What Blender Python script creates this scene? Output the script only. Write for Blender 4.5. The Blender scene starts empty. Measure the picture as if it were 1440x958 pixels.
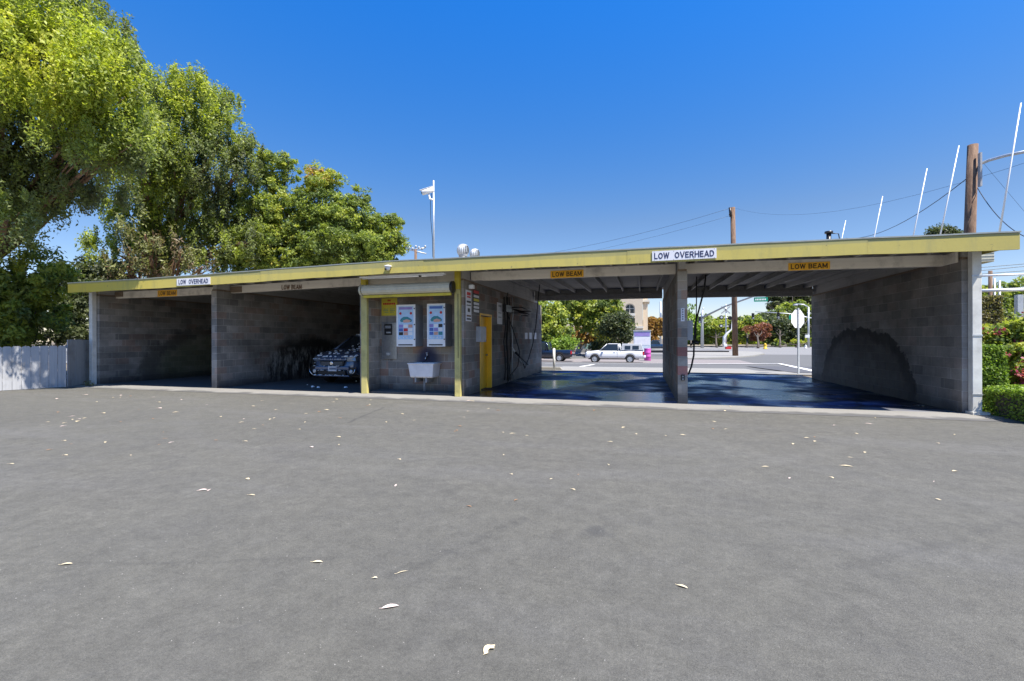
import bpy, bmesh, math, random
import numpy as np
from mathutils import Vector, Matrix
random.seed(7); RNG = np.random.default_rng(7)
R = math.radians
S = bpy.context.scene
COL = S.collection

# ------------------------------------------------------------------ camera, sky, sun
YAW = R(16.0); CA, SA = math.cos(YAW), math.sin(YAW); EYE = 1.4; FPX = 640.0
cam_d = bpy.data.cameras.new('camera'); cam = bpy.data.objects.new('camera', cam_d); COL.objects.link(cam)
cam_d.sensor_width = 36; cam_d.lens = 16; cam_d.shift_y = -2.0/1440; cam_d.clip_start = 0.05; cam_d.clip_end = 3000
cam.matrix_world = Matrix.Translation((0, 0, EYE)) @ Matrix.Rotation(YAW, 4, 'Z') @ Matrix.Rotation(R(90), 4, 'X') @ Matrix.Rotation(-0.0037, 4, 'Z')
S.camera = cam
SUN = Vector((0.5, -0.25, 1.0)).normalized()
elev = math.asin(SUN.z); azim = math.atan2(SUN.x, SUN.y)
w = bpy.data.worlds.new('World'); S.world = w; w.use_nodes = True
wn = w.node_tree.nodes; wl = w.node_tree.links; wn.clear()
sky = wn.new('ShaderNodeTexSky'); sky.sky_type = 'NISHITA'; sky.sun_disc = False
sky.sun_elevation = elev; sky.sun_rotation = azim; sky.air_density = 1.0; sky.dust_density = 0.25; sky.ozone_density = 3.5; sky.altitude = 0
bgn = wn.new('ShaderNodeBackground'); bgn.inputs['Strength'].default_value = 0.13
hs = wn.new('ShaderNodeHueSaturation'); hs.inputs['Saturation'].default_value = 1.3
wo = wn.new('ShaderNodeOutputWorld')
# clear-day colour grade of the sky: deeper blue overhead, softer toward the horizon (the same all round)
wg = wn.new('ShaderNodeNewGeometry'); wx = wn.new('ShaderNodeSeparateXYZ'); wr = wn.new('ShaderNodeValToRGB'); wm = wn.new('ShaderNodeMix'); wm.data_type = 'RGBA'; wm.blend_type = 'MULTIPLY'; wm.inputs[0].default_value = 1.0
wt = wn.new('ShaderNodeTexCoord'); wl.new(wt.outputs['Generated'], wx.inputs[0]); wl.new(wx.outputs[2], wr.inputs[0])
for i, (p_, c_) in enumerate(((0.0, (0.60, 0.55, 0.60)), (0.24, (0.77, 0.55, 0.53)), (0.62, (0.30, 0.74, 1.02)))):
    e_ = wr.color_ramp.elements[i] if i < 2 else wr.color_ramp.elements.new(0.9)
    e_.position = p_; e_.color = c_+(1,)
wl.new(sky.outputs[0], hs.inputs['Color']); wl.new(hs.outputs[0], wm.inputs[6]); wl.new(wr.outputs[0], wm.inputs[7]); wl.new(wm.outputs[2], bgn.inputs[0]); wl.new(bgn.outputs[0], wo.inputs[0])
sd = bpy.data.lights.new('sun', 'SUN'); sd.energy = 4.8; sd.angle = R(0.55); sd.color = (1, 0.94, 0.85)
sun = bpy.data.objects.new('sun', sd); COL.objects.link(sun)
sun.rotation_euler = (-SUN).to_track_quat('-Z', 'Y').to_euler()
S.view_settings.view_transform = 'Standard'; S.view_settings.look = 'None'; S.view_settings.gamma = 1
S.view_settings.exposure = 1.1

# ------------------------------------------------------------------ measuring helpers (photo pixel -> place)
def hor(px): return 477.0 - 0.0037*(px-720)
def uu(px): return (px-720)/FPX
def X_at(px, Y): u = uu(px); return Y*(u*CA-SA)/(CA+u*SA)
def D_at(px, Y): return Y/(CA+uu(px)*SA)
def Z_at(px, py, Y): return EYE + (hor(px)-py)/FPX*D_at(px, Y)
def Y_on(px, X): u = uu(px); return X*(CA+u*SA)/(u*CA-SA)
def P(px, py, Y): return Vector((X_at(px, Y), Y, Z_at(px, py, Y)))
def G(px, py, zg=0.0):
    d = (EYE-zg)*FPX/(py-hor(px)); Y = d*(CA+uu(px)*SA); return Vector((X_at(px, Y), Y, zg))
def PD(px, py, d): return P(px, py, d*(CA+uu(px)*SA))
def crown_z(X):
    """the old roof is not level: it stands a hand higher near the alcove than at its two ends"""
    tab = ((-17.0, 0.0), (-14.3, 0.005), (-11.7, 0.03), (-9.0, 0.075), (-6.0, 0.112), (-4.2, 0.10), (-2.4, 0.085), (-0.8, 0.08), (3.0, 0.045), (4.75, 0.02), (6.1, 0.0))
    for (a, va), (b, vb) in zip(tab[:-1], tab[1:]):
        if X <= b: return va+(vb-va)*max(0.0, (X-a)/(b-a))
    return 0.0
def terrain(Y):
    if Y < 19.5: return 0.0
    if Y < 40: return -0.6*(Y-19.5)/20.5
    return -0.6
def GT(px, py):
    Y = 25.0
    for _ in range(30): Y = 0.5*Y+0.5*G(px, py, terrain(Y)).y
    return Vector((X_at(px, Y), Y, terrain(Y)))

# ------------------------------------------------------------------ materials
def lin(c):
    return tuple((v/12.92 if v <= 0.04045 else ((v+0.055)/1.055)**2.4) for v in c)
class NT:
    def __init__(s, name):
        s.m = bpy.data.materials.new(name); s.m.use_nodes = True; s.t = s.m.node_tree; s.n = s.t.nodes
        s.b = s.n['Principled BSDF']; s.out = s.n['Material Output']; s._p = None
    def l(s, a, b): s.t.links.new(a, b)
    def pos(s):
        if s._p is None: s._p = s.n.new('ShaderNodeNewGeometry').outputs['Position']
        return s._p
    def val(s, x, sock):
        if isinstance(x, (int, float)): sock.default_value = x
        elif isinstance(x, tuple): sock.default_value = x if len(x) == len(sock.default_value) else x+(1,)
        else: s.l(x, sock)
    def math(s, op, a, b=0.0, c=None, clamp=False):
        n = s.n.new('ShaderNodeMath'); n.operation = op; n.use_clamp = clamp
        s.val(a, n.inputs[0]); s.val(b, n.inputs[1])
        if c is not None: s.val(c, n.inputs[2])
        return n.outputs[0]
    def xyz(s, v=None):
        n = s.n.new('ShaderNodeSeparateXYZ'); s.l(v or s.pos(), n.inputs[0]); return n.outputs
    def comb(s, x, y, z):
        n = s.n.new('ShaderNodeCombineXYZ'); s.val(x, n.inputs[0]); s.val(y, n.inputs[1]); s.val(z, n.inputs[2]); return n.outputs[0]
    def noise(s, scale, detail=4, rough=0.55, vec=None, dist=0.0, stretch=None):
        n = s.n.new('ShaderNodeTexNoise'); n.inputs['Scale'].default_value = scale; n.inputs['Detail'].default_value = detail
        n.inputs['Roughness'].default_value = rough; n.inputs['Distortion'].default_value = dist
        v = vec or s.pos()
        if stretch:
            m = s.n.new('ShaderNodeVectorMath'); m.operation = 'MULTIPLY'; s.l(v, m.inputs[0]); m.inputs[1].default_value = stretch; v = m.outputs[0]
        s.l(v, n.inputs['Vector']); return n.outputs[0]
    def vor(s, scale, feature='F1', out='Distance', vec=None, rnd=1.0):
        n = s.n.new('ShaderNodeTexVoronoi'); n.feature = feature; n.inputs['Scale'].default_value = scale; n.inputs['Randomness'].default_value = rnd
        s.l(vec or s.pos(), n.inputs['Vector']); return n.outputs[out]
    def white(s, v):
        n = s.n.new('ShaderNodeTexWhiteNoise'); s.l(v, n.inputs['Vector']); return n.outputs['Value']
    def ramp(s, f, stops, interp='LINEAR'):
        n = s.n.new('ShaderNodeValToRGB'); n.color_ramp.interpolation = interp; e = n.color_ramp.elements
        while len(e) < len(stops): e.new(0.5)
        for i, (p, c) in enumerate(stops):
            e[i].position = p; c = (c, c, c) if isinstance(c, (int, float)) else c; e[i].color = tuple(c)+(1,)
        s.l(f, n.inputs[0]); return n.outputs[0]
    def rng(s, f, a, b, c=0.0, d=1.0, smooth=False):
        n = s.n.new('ShaderNodeMapRange'); n.interpolation_type = 'SMOOTHSTEP' if smooth else 'LINEAR'
        s.val(f, n.inputs[0])
        for i, v in enumerate((a, b, c, d)): s.val(v, n.inputs[i+1])
        return n.outputs[0]
    def mix(s, f, a, b, mode='MIX'):
        n = s.n.new('ShaderNodeMix'); n.data_type = 'RGBA'; n.blend_type = mode
        s.val(f, n.inputs[0]); s.val(a, n.inputs[6]); s.val(b, n.inputs[7]); return n.outputs[2]
    def bump(s, h, strength=0.3, dist=0.02):
        n = s.n.new('ShaderNodeBump'); n.inputs['Strength'].default_value = strength; n.inputs['Distance'].default_value = dist
        s.l(h, n.inputs['Height']); s.l(n.outputs[0], s.b.inputs['Normal'])
    def fin(s, col=None, rough=0.8, metal=0.0, spec=None):
        if col is not None: s.val(col, s.b.inputs['Base Color'])
        s.val(rough, s.b.inputs['Roughness']); s.b.inputs['Metallic'].default_value = metal
        if spec is not None: s.b.inputs['Specular IOR Level'].default_value = spec
        return s.m
def plain(name, c, rough=0.6, metal=0.0, var=0.12, scale=6.0, bump=0.0, dirt_shade=0.0, coat=0.0):
    t = NT(name)
    a = tuple(v*(1-var) for v in c); b = tuple(min(1, v*(1+var)) for v in c)
    col = t.mix(t.rng(t.noise(scale, 5), 0.3, 0.7), a, b)
    if dirt_shade > 0:
        g = t.rng(t.noise(2.3, 7, 0.7), 0.5, 0.72, 0, dirt_shade)
        col = t.mix(g, col, (0.09, 0.075, 0.055))
    if bump: t.bump(t.noise(scale*8, 4), bump, 0.01)
    if coat: t.b.inputs['Coat Weight'].default_value = coat
    return t.fin(col, rough, metal)

def block_material(name='concrete_block', mortar=False):
    t = NT(name); x, y, z = t.xyz()
    row = t.math('FLOOR', t.math('DIVIDE', z, 0.2032))
    off = t.math('MULTIPLY', t.math('MODULO', row, 2.0), 0.5)
    colm = t.math('FLOOR', t.math('ADD', t.math('DIVIDE', t.math('ADD', x, y), 0.4064), off))
    wid = t.math('FLOOR', t.math('MULTIPLY', x, 0.45))
    rnd = t.white(t.comb(colm, row, wid))
    rnd2 = t.white(t.comb(row, colm, 3.7))
    if mortar:
        col = t.mix(t.noise(9, 3), (0.42, 0.41, 0.39), (0.55, 0.54, 0.51))
    else:
        col = t.ramp(rnd, [(0.0, (0.21, 0.21, 0.21)), (0.35, (0.32, 0.315, 0.30)), (0.62, (0.37, 0.36, 0.34)), (0.8, (0.28, 0.235, 0.205)), (0.93, (0.35, 0.235, 0.19)), (1.0, (0.45, 0.44, 0.43))])
        # the two dull red painted courses of the free pier
        pier = t.math('MULTIPLY', t.math('MULTIPLY', t.math('GREATER_THAN', x, 0.6), t.math('LESS_THAN', x, 1.1)), t.math('LESS_THAN', y, 10.8))
        red = t.math('ADD', t.math('COMPARE', row, 3.0, 0.1), t.math('COMPARE', row, 5.0, 0.1))
        col = t.mix(t.math('MULTIPLY', pier, t.math('MULTIPLY', red, 0.8)), col, (0.36, 0.16, 0.15))
    g_ = t.n.new('ShaderNodeHueSaturation'); g_.inputs['Saturation'].default_value = 0.25; t.l(col, g_.inputs['Color'])
    col = t.mix(t.math('ADD', t.math('MULTIPLY', t.math('GREATER_THAN', x, 5.0), 1.0), t.math('MULTIPLY', t.math('LESS_THAN', x, -7.2), 0.55)), col, g_.outputs[0])
    col = t.mix(1.0, col, (1.05, 0.99, 0.91), 'MULTIPLY')
    spk = t.noise(60, 3, 0.7)
    col = t.mix(0.5, col, t.mix(spk, (0.55, 0.55, 0.55), (1.5, 1.5, 1.5)), 'MULTIPLY')
    grime = t.rng(t.noise(0.9, 7, 0.65, stretch=(1, 1, 1.5)), 0.38, 0.68, 1.0, 0.55)
    # bay shade painted into side faces with splashed dirt; wall ends and alcove paler
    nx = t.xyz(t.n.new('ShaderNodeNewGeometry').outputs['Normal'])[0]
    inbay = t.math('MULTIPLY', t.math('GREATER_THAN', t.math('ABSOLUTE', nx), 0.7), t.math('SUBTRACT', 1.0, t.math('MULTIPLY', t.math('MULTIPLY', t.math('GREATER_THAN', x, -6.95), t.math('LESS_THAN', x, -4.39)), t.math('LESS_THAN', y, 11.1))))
    dirt_shade = t.math('ADD', t.rng(t.noise(0.7, 6, 0.6), 0.35, 0.65, 0.58, 0.90), t.math('MULTIPLY', t.math('GREATER_THAN', x, 5.0), -0.02))
    fac = t.math('SUBTRACT', 1.0, t.math('MULTIPLY', inbay, t.math('SUBTRACT', 1.0, dirt_shade)))
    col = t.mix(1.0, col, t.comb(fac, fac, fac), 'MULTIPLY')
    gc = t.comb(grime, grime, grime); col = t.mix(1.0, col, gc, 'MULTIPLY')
    wob = t.noise(1.6, 8, 0.72)
    wobs = t.math('MULTIPLY', t.math('SUBTRACT', wob, 0.5), 0.55)
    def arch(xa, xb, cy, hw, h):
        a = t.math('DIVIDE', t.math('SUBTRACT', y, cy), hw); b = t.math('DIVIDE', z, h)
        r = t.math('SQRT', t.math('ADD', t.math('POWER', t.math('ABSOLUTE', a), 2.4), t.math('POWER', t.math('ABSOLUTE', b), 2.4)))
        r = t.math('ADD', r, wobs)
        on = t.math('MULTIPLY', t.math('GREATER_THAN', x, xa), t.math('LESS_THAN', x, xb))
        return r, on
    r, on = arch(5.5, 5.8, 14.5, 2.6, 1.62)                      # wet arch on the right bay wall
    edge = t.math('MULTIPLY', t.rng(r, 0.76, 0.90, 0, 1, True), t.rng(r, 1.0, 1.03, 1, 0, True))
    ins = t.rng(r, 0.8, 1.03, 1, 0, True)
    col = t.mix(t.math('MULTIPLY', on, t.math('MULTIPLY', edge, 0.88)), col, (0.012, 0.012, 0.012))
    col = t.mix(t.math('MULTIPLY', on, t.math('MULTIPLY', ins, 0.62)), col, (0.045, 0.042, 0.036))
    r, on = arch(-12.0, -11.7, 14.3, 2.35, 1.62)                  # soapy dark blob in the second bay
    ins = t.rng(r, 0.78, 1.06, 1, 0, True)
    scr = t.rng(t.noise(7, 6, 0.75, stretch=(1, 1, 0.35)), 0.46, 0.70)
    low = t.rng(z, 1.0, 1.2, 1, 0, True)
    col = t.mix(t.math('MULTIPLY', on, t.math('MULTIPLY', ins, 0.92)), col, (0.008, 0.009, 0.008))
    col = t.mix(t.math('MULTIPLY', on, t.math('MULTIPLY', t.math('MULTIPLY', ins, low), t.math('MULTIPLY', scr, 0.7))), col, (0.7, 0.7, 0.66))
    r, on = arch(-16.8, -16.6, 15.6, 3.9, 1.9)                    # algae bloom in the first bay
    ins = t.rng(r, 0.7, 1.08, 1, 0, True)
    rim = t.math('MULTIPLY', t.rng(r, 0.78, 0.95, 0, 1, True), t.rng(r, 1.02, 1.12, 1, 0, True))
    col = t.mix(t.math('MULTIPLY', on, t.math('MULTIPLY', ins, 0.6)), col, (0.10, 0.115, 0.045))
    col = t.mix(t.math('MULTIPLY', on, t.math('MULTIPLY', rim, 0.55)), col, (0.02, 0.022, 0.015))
    # dark stain spreading round the tap in the alcove
    dx = t.math('SUBTRACT', x, X_at(601, 11.0)); dz = t.math('SUBTRACT', z, 0.92)
    rr = t.math('ADD', t.math('SQRT', t.math('ADD', t.math('MULTIPLY', dx, dx), t.math('MULTIPLY', t.math('MULTIPLY', dz, dz), 1.0))), t.math('MULTIPLY', wobs, 0.3))
    alc = t.math('MULTIPLY', t.math('MULTIPLY', t.math('GREATER_THAN', x, -6.95), t.math('LESS_THAN', x, -4.39)), t.math('LESS_THAN', y, 11.3))
    col = t.mix(t.math('MULTIPLY', alc, t.rng(rr, 0.15, 0.5, 0.9, 0, True)), col, (0.02, 0.022, 0.06))
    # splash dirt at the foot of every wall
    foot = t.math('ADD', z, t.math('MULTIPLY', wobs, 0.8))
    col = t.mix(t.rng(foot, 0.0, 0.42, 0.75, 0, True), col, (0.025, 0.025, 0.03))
    t.bump(t.math('ADD', t.math('MULTIPLY', spk, 0.6), t.noise(25, 4)), 0.35, 0.008)
    wet = t.rng(z, 0.0, 1.2, 0.55, 0.92)
    return t.fin(col, wet)

def asphalt_material():
    t = NT('asphalt')
    big = t.noise(0.22, 6, 0.6); mid = t.noise(1.3, 6, 0.65); fine = t.noise(160, 3, 0.75); g2 = t.noise(45, 4, 0.7)
    base = t.mix(t.rng(big, 0.3, 0.7), (0.090, 0.086, 0.072), (0.106, 0.102, 0.086))
    base = t.mix(t.rng(mid, 0.42, 0.7, 0, 0.3), base, (0.066, 0.065, 0.063))
    streak = t.noise(0.5, 5, 0.6, stretch=(0.35, 1.6, 1))
    base = t.mix(t.rng(streak, 0.52, 0.72, 0, 0.4), base, (0.135, 0.132, 0.127))
    sp = t.rng(fine, 0.28, 0.72, 0.58, 1.45); base = t.mix(1.0, base, t.comb(sp, sp, sp), 'MULTIPLY')
    sp2 = t.rng(g2, 0.3, 0.7, 0.80, 1.2); base = t.mix(1.0, base, t.comb(sp2, sp2, sp2), 'MULTIPLY')
    sp3 = t.rng(t.noise(11, 5, 0.7), 0.3, 0.7, 0.84, 1.14); base = t.mix(1.0, base, t.comb(sp3, sp3, sp3), 'MULTIPLY')
    sp4 = t.rng(t.noise(4.5, 8, 0.75), 0.35, 0.65, 0.86, 1.13); base = t.mix(1.0, base, t.comb(sp4, sp4, sp4), 'MULTIPLY')
    base = t.mix(t.rng(t.noise(330, 2, 0.8), 0.62, 0.72, 0, 0.75), base, (0.30, 0.29, 0.27))
    base = t.mix(t.rng(t.noise(95, 4, 0.8), 0.60, 0.72, 0, 0.6), base, (0.035, 0.035, 0.033))
    band = t.noise(0.9, 6, 0.7, dist=1.5, stretch=(0.5, 1.3, 1)); base = t.mix(t.rng(band, 0.56, 0.66, 0, 0.12), base, (0.05, 0.05, 0.048))
    # long seams and tyre arcs in front of the bays
    x, y, z = t.xyz(); wob = t.math('MULTIPLY', t.math('SUBTRACT', t.noise(0.8, 5, 0.6), 0.5), 0.5)
    for (pa, pb, wd, amt) in (((540, 812), (740, 728), 0.05, 0.3), ((0, 792), (470, 786), 0.02, 0.2), ((1180, 800), (1430, 735), 0.04, 0.2), ((490, 595), (540, 572), 0.03, 0.7)):
        a, b = G(*pa), G(*pb); dv = (b-a).normalized(); L = (b-a).length
        al = t.math('ADD', t.math('MULTIPLY', t.math('SUBTRACT', x, a.x), dv.x), t.math('MULTIPLY', t.math('SUBTRACT', y, a.y), dv.y))
        ac = t.math('ADD', t.math('MULTIPLY', t.math('SUBTRACT', x, a.x), -dv.y), t.math('MULTIPLY', t.math('SUBTRACT', y, a.y), dv.x))
        ac = t.math('ABSOLUTE', t.math('ADD', ac, t.math('MULTIPLY', wob, 0.4)))
        mk = t.math('MULTIPLY', t.rng(ac, wd*0.3, wd*1.6, 1, 0, True), t.math('MULTIPLY', t.math('GREATER_THAN', al, 0.0), t.math('LESS_THAN', al, L)))
        base = t.mix(t.math('MULTIPLY', t.math('MULTIPLY', mk, amt), t.rng(t.noise(14, 4, 0.7), 0.35, 0.6)), base, (0.03, 0.03, 0.03))
    for k, (cx, cy, rr_) in enumerate(((-3.0, 11.5, 7.2), (-3.0, 11.5, 5.75), (7.5, 12.0, 8.6), (7.5, 12.0, 7.1), (-12, 13, 8.5))):
        q = t.math('SQRT', t.math('ADD', t.math('POWER', t.math('SUBTRACT', x, cx), 2), t.math('POWER', t.math('SUBTRACT', y, cy), 2)))
        q = t.math('ABSOLUTE', t.math('SUBTRACT', t.math('ADD', q, wob), rr_)); base = t.mix(t.rng(q, 0.05, 0.24, 0.09, 0, True), base, (0.055, 0.055, 0.054) if k % 2 else (0.14, 0.137, 0.13))
    # hairline cracks, only in worn areas
    wv = t.n.new('ShaderNodeVectorMath'); wv.operation = 'ADD'
    nn = t.n.new('ShaderNodeTexNoise'); nn.inputs['Scale'].default_value = 2.2; nn.inputs['Detail'].default_value = 5; t.l(t.pos(), nn.inputs['Vector'])
    sc = t.n.new('ShaderNodeVectorMath'); sc.operation = 'SCALE'; sc.inputs['Scale'].default_value = 0.9; t.l(nn.outputs['Color'], sc.inputs[0])
    t.l(t.pos(), wv.inputs[0]); t.l(sc.outputs[0], wv.inputs[1])
    cr = t.rng(t.vor(0.55, 'DISTANCE_TO_EDGE', 'Distance', wv.outputs[0]), 0.0, 0.006, 1, 0)
    crm = t.rng(t.noise(0.45, 3), 0.5, 0.62)
    base = t.mix(t.math('MULTIPLY', t.math('MULTIPLY', cr, crm), 0.35), base, (0.05, 0.05, 0.05))
    # oil stains
    x, y, z = t.xyz()
    for (px, py, r) in ((840, 747, 0.13), (610, 688, 0.3), (1380, 741, 0.22), (1225, 800, 0.2), (590, 905, 0.1), (1010, 640, 0.35), (430, 640, 0.4)):
        c = G(px, py); q = t.math('SQRT', t.math('ADD', t.math('POWER', t.math('SUBTRACT', x, c.x), 2), t.math('POWER', t.math('SUBTRACT', y, c.y), 2)))
        q = t.math('ADD', q, t.math('MULTIPLY', t.math('SUBTRACT', t.noise(9, 5), 0.5), r*1.2))
        base = t.mix(t.rng(q, r*0.35, r*1.1, 0.5 if px == 840 else 0.10, 0, True), base, (0.045, 0.045, 0.045))
    t.bump(t.math('ADD', t.math('MULTIPLY', fine, 0.7), t.noise(60, 4, 0.7)), 0.8, 0.008)
    return t.fin(base, 0.9)

def street_material(name, c, var=0.15):
    t = NT(name)
    col = t.mix(t.noise(0.35, 6, 0.6, stretch=(0.4, 1.4, 1)), tuple(v*(1-var) for v in c), tuple(v*(1+var) for v in c))
    f = t.rng(t.noise(25, 3, 0.7), 0.3, 0.7, 0.85, 1.15); col = t.mix(1.0, col, t.comb(f, f, f), 'MULTIPLY')
    return t.fin(col, 0.9)

def wet_floor_material():
    t = NT('wet_bay_floor'); x, y, z = t.xyz()
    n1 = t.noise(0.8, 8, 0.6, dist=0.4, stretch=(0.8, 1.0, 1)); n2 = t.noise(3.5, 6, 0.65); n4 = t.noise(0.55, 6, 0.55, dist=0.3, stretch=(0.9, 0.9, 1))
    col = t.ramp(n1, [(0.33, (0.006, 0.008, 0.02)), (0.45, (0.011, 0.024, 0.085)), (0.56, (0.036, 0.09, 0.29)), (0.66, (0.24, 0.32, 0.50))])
    cr = t.rng(t.vor(0.42, 'DISTANCE_TO_EDGE', vec=t.comb(t.math('ADD', x, n2), t.math('ADD', y, n2), 0.0)), 0.0, 0.012, 1, 0)
    col = t.mix(cr, col, (0.006, 0.008, 0.012))
    # muddy patches where the drain sits and near the free pier
    pm = 0.0
    for (px, py, r, c) in ((820, 545, 1.1, (0.85, 0.66, 0.40)), (1088, 552, 0.8, (0.75, 0.70, 0.55)), (1130, 560, 0.6, (0.6, 0.52, 0.28))):
        g = G(px, py); q = t.math('SQRT', t.math('ADD', t.math('POWER', t.math('SUBTRACT', x, g.x), 2), t.math('POWER', t.math('MULTIPLY', t.math('SUBTRACT', y, g.y), 0.75), 2)))
        q = t.math('ADD', q, t.math('MULTIPLY', t.math('SUBTRACT', n2, 0.5), r*1.6))
        mk = t.rng(q, r*0.3, r, 0.9, 0, True); col = t.mix(mk, col, c); pm = t.math('ADD', t.math('MULTIPLY', mk, 0.5), pm)
    # near-black band along the two side walls
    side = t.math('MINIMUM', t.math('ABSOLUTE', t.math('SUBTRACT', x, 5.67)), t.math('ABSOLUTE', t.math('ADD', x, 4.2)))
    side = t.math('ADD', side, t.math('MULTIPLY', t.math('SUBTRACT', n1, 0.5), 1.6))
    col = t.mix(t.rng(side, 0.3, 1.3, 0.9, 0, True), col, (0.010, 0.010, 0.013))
    dry_sunlit = t.rng(t.math('ADD', y, t.math('MULTIPLY', n1, 0.8)), 10.7, 11.35, 1, 0, True)
    dry_sunlit = t.math('MULTIPLY', dry_sunlit, t.math('ADD', 0.5, t.math('MULTIPLY', t.math('GREATER_THAN', x, 4.2), 0.45)))  # dry front edge; paler by the right wall to paint in a sunlit patch
    col = t.mix(dry_sunlit, col, (0.20, 0.20, 0.20))
    t.bump(t.math('ADD', n2, t.math('MULTIPLY', t.noise(30, 3), 0.25)), 0.12, 0.02)
    return t.fin(col, t.math('ADD', t.rng(n4, 0.42, 0.58, 0.2, 0.65, True), t.math('MULTIPLY', pm, 0.2), clamp=True), spec=0.3)

def concrete_material(name='concrete', c=(0.42, 0.40, 0.37), fade=False):
    t = NT(name)
    col = t.mix(t.noise(1.1, 7, 0.65), tuple(v*0.72 for v in c), tuple(v*1.18 for v in c))
    f = t.rng(t.noise(70, 3, 0.7), 0.3, 0.7, 0.85, 1.13); col = t.mix(1.0, col, t.comb(f, f, f), 'MULTIPLY')
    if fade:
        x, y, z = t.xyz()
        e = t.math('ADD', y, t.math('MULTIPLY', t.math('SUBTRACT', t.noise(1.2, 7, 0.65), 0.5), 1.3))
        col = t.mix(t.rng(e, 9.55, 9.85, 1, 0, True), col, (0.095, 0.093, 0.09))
    t.bump(t.noise(60, 3), 0.25, 0.005)
    return t.fin(col, 0.9)

def leaf_material(name, stops, trans=0.35):
    t = NT(name)
    at = t.n.new('ShaderNodeAttribute'); at.attribute_name = 'tint'
    col = t.ramp(at.outputs['Fac'], stops)
    f = t.rng(t.noise(0.8, 3), 0.3, 0.7, 0.85, 1.15); col = t.mix(1.0, col, t.comb(f, f, f), 'MULTIPLY')
    t.fin(col, 0.5); t.b.inputs['Specular IOR Level'].default_value = 0.35
    tr = t.n.new('ShaderNodeBsdfTranslucent'); g = t.mix(1.0, col, (1.5, 1.6, 0.7), 'MULTIPLY'); t.l(g, tr.inputs[0])
    mx = t.n.new('ShaderNodeMixShader'); mx.inputs[0].default_value = trans
    t.l(t.b.outputs[0], mx.inputs[1]); t.l(tr.outputs[0], mx.inputs[2]); t.l(mx.outputs[0], t.out.inputs[0])
    return t.m
def bark_material(name, a, b):
    t = NT(name); n = t.noise(5, 6, 0.65, stretch=(2, 2, 0.4)); col = t.mix(t.rng(n, 0.35, 0.65), a, b)
    t.bump(n, 0.6, 0.04); return t.fin(col, 0.9)
def wood_material(name, a, b, axis=(0.3, 6, 6)):
    t = NT(name); n = t.noise(3, 6, 0.6, stretch=axis); col = t.mix(t.rng(n, 0.3, 0.7), a, b)
    g = t.rng(t.noise(1.7, 6, 0.7), 0.52, 0.72, 0, 0.45); col = t.mix(g, col, (0.11, 0.09, 0.07))
    t.bump(n, 0.2, 0.01); return t.fin(col, 0.75)
def yellow_material():
    t = NT('fascia_yellow_paint'); x, y, z = t.xyz()
    n = t.noise(0.5, 5, 0.6); col = t.mix(t.rng(n, 0.3, 0.7), (0.49, 0.405, 0.09), (0.56, 0.465, 0.125))
    col = t.mix(t.rng(x, -16.9, -12.5, 0.85, 0), col, (0.66, 0.52, 0.03))
    col = t.mix(t.rng(x, 2.0, 6.0, 0, 0.55), col, (0.36, 0.31, 0.085))
    drip = t.rng(t.noise(2.0, 7, 0.75, stretch=(2.2, 1, 0.35)), 0.50, 0.72, 0, 0.5); col = t.mix(drip, col, (0.28, 0.26, 0.11))
    col = t.mix(t.rng(t.math('ADD', z, t.math('MULTIPLY', t.noise(6, 4), 0.03)), 3.115, 3.14, 0, 0.5), col, (0.22, 0.23, 0.13)); chip = t.rng(t.noise(7, 7, 0.75), 0.645, 0.67); col = t.mix(t.math('MULTIPLY', chip, 0.7), col, (0.12, 0.10, 0.07))
    t.bump(t.noise(12, 4), 0.12, 0.01); return t.fin(col, 0.6)

M = {}
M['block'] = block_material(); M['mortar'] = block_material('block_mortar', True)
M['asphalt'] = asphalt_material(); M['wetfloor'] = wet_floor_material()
M['concrete'] = concrete_material(); M['apron'] = concrete_material('apron_concrete', (0.235, 0.225, 0.205), True)
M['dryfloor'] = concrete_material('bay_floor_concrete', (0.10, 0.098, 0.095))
M['walk'] = concrete_material('pale_concrete', (0.27, 0.26, 0.235))
M['street'] = street_material('street_asphalt', (0.115, 0.113, 0.108)); M['street2'] = street_material('pale_street_asphalt', (0.20, 0.195, 0.19)); M['dstreet'] = street_material('dark_street_asphalt', (0.085, 0.085, 0.09))
M['tanstreet'] = street_material('tan_pavement', (0.21, 0.185, 0.175))
M['soil'] = street_material('soil', (0.16, 0.13, 0.09), 0.3)
M['dryslope'] = street_material('dry_grass_slope', (0.35, 0.30, 0.17), 0.4)
M['paint'] = plain('road_paint', (0.75, 0.74, 0.7), 0.7, var=0.1, scale=3)
M['yellow'] = yellow_material()
M['yframe'] = plain('yellow_frame_paint', (0.52, 0.45, 0.16), 0.55, var=0.1, scale=4, dirt_shade=0.5)
M['ybright'] = plain('bright_yellow_paint', (0.60, 0.47, 0.03), 0.5, var=0.12, scale=5, dirt_shade=0.4)
M['door'] = plain('door_yellow_paint', (0.88, 0.50, 0.025), 0.45, var=0.08, scale=3, dirt_shade=0.25)
M['beam'] = wood_material('beam_beige_paint', (0.72, 0.67, 0.58), (0.80, 0.75, 0.66))
M['rafter'] = wood_material('rafter_grey_paint', (0.38, 0.37, 0.34), (0.50, 0.48, 0.44), (6, 0.3, 6))
M['ply'] = wood_material('roof_deck_boards', (0.26, 0.25, 0.23), (0.36, 0.35, 0.32))
M['oldwood'] = wood_material('old_brown_board', (0.17, 0.12, 0.08), (0.26, 0.20, 0.14))
M['roof'] = plain('roofing_felt', (0.25, 0.24, 0.22), 0.95, var=0.2)
M['flash'] = plain('roof_edge_flashing', (0.42, 0.42, 0.36), 0.4, 0.6)
M['whitepost'] = plain('white_painted_steel', (0.66, 0.65, 0.60), 0.5, dirt_shade=0.35)
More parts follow.
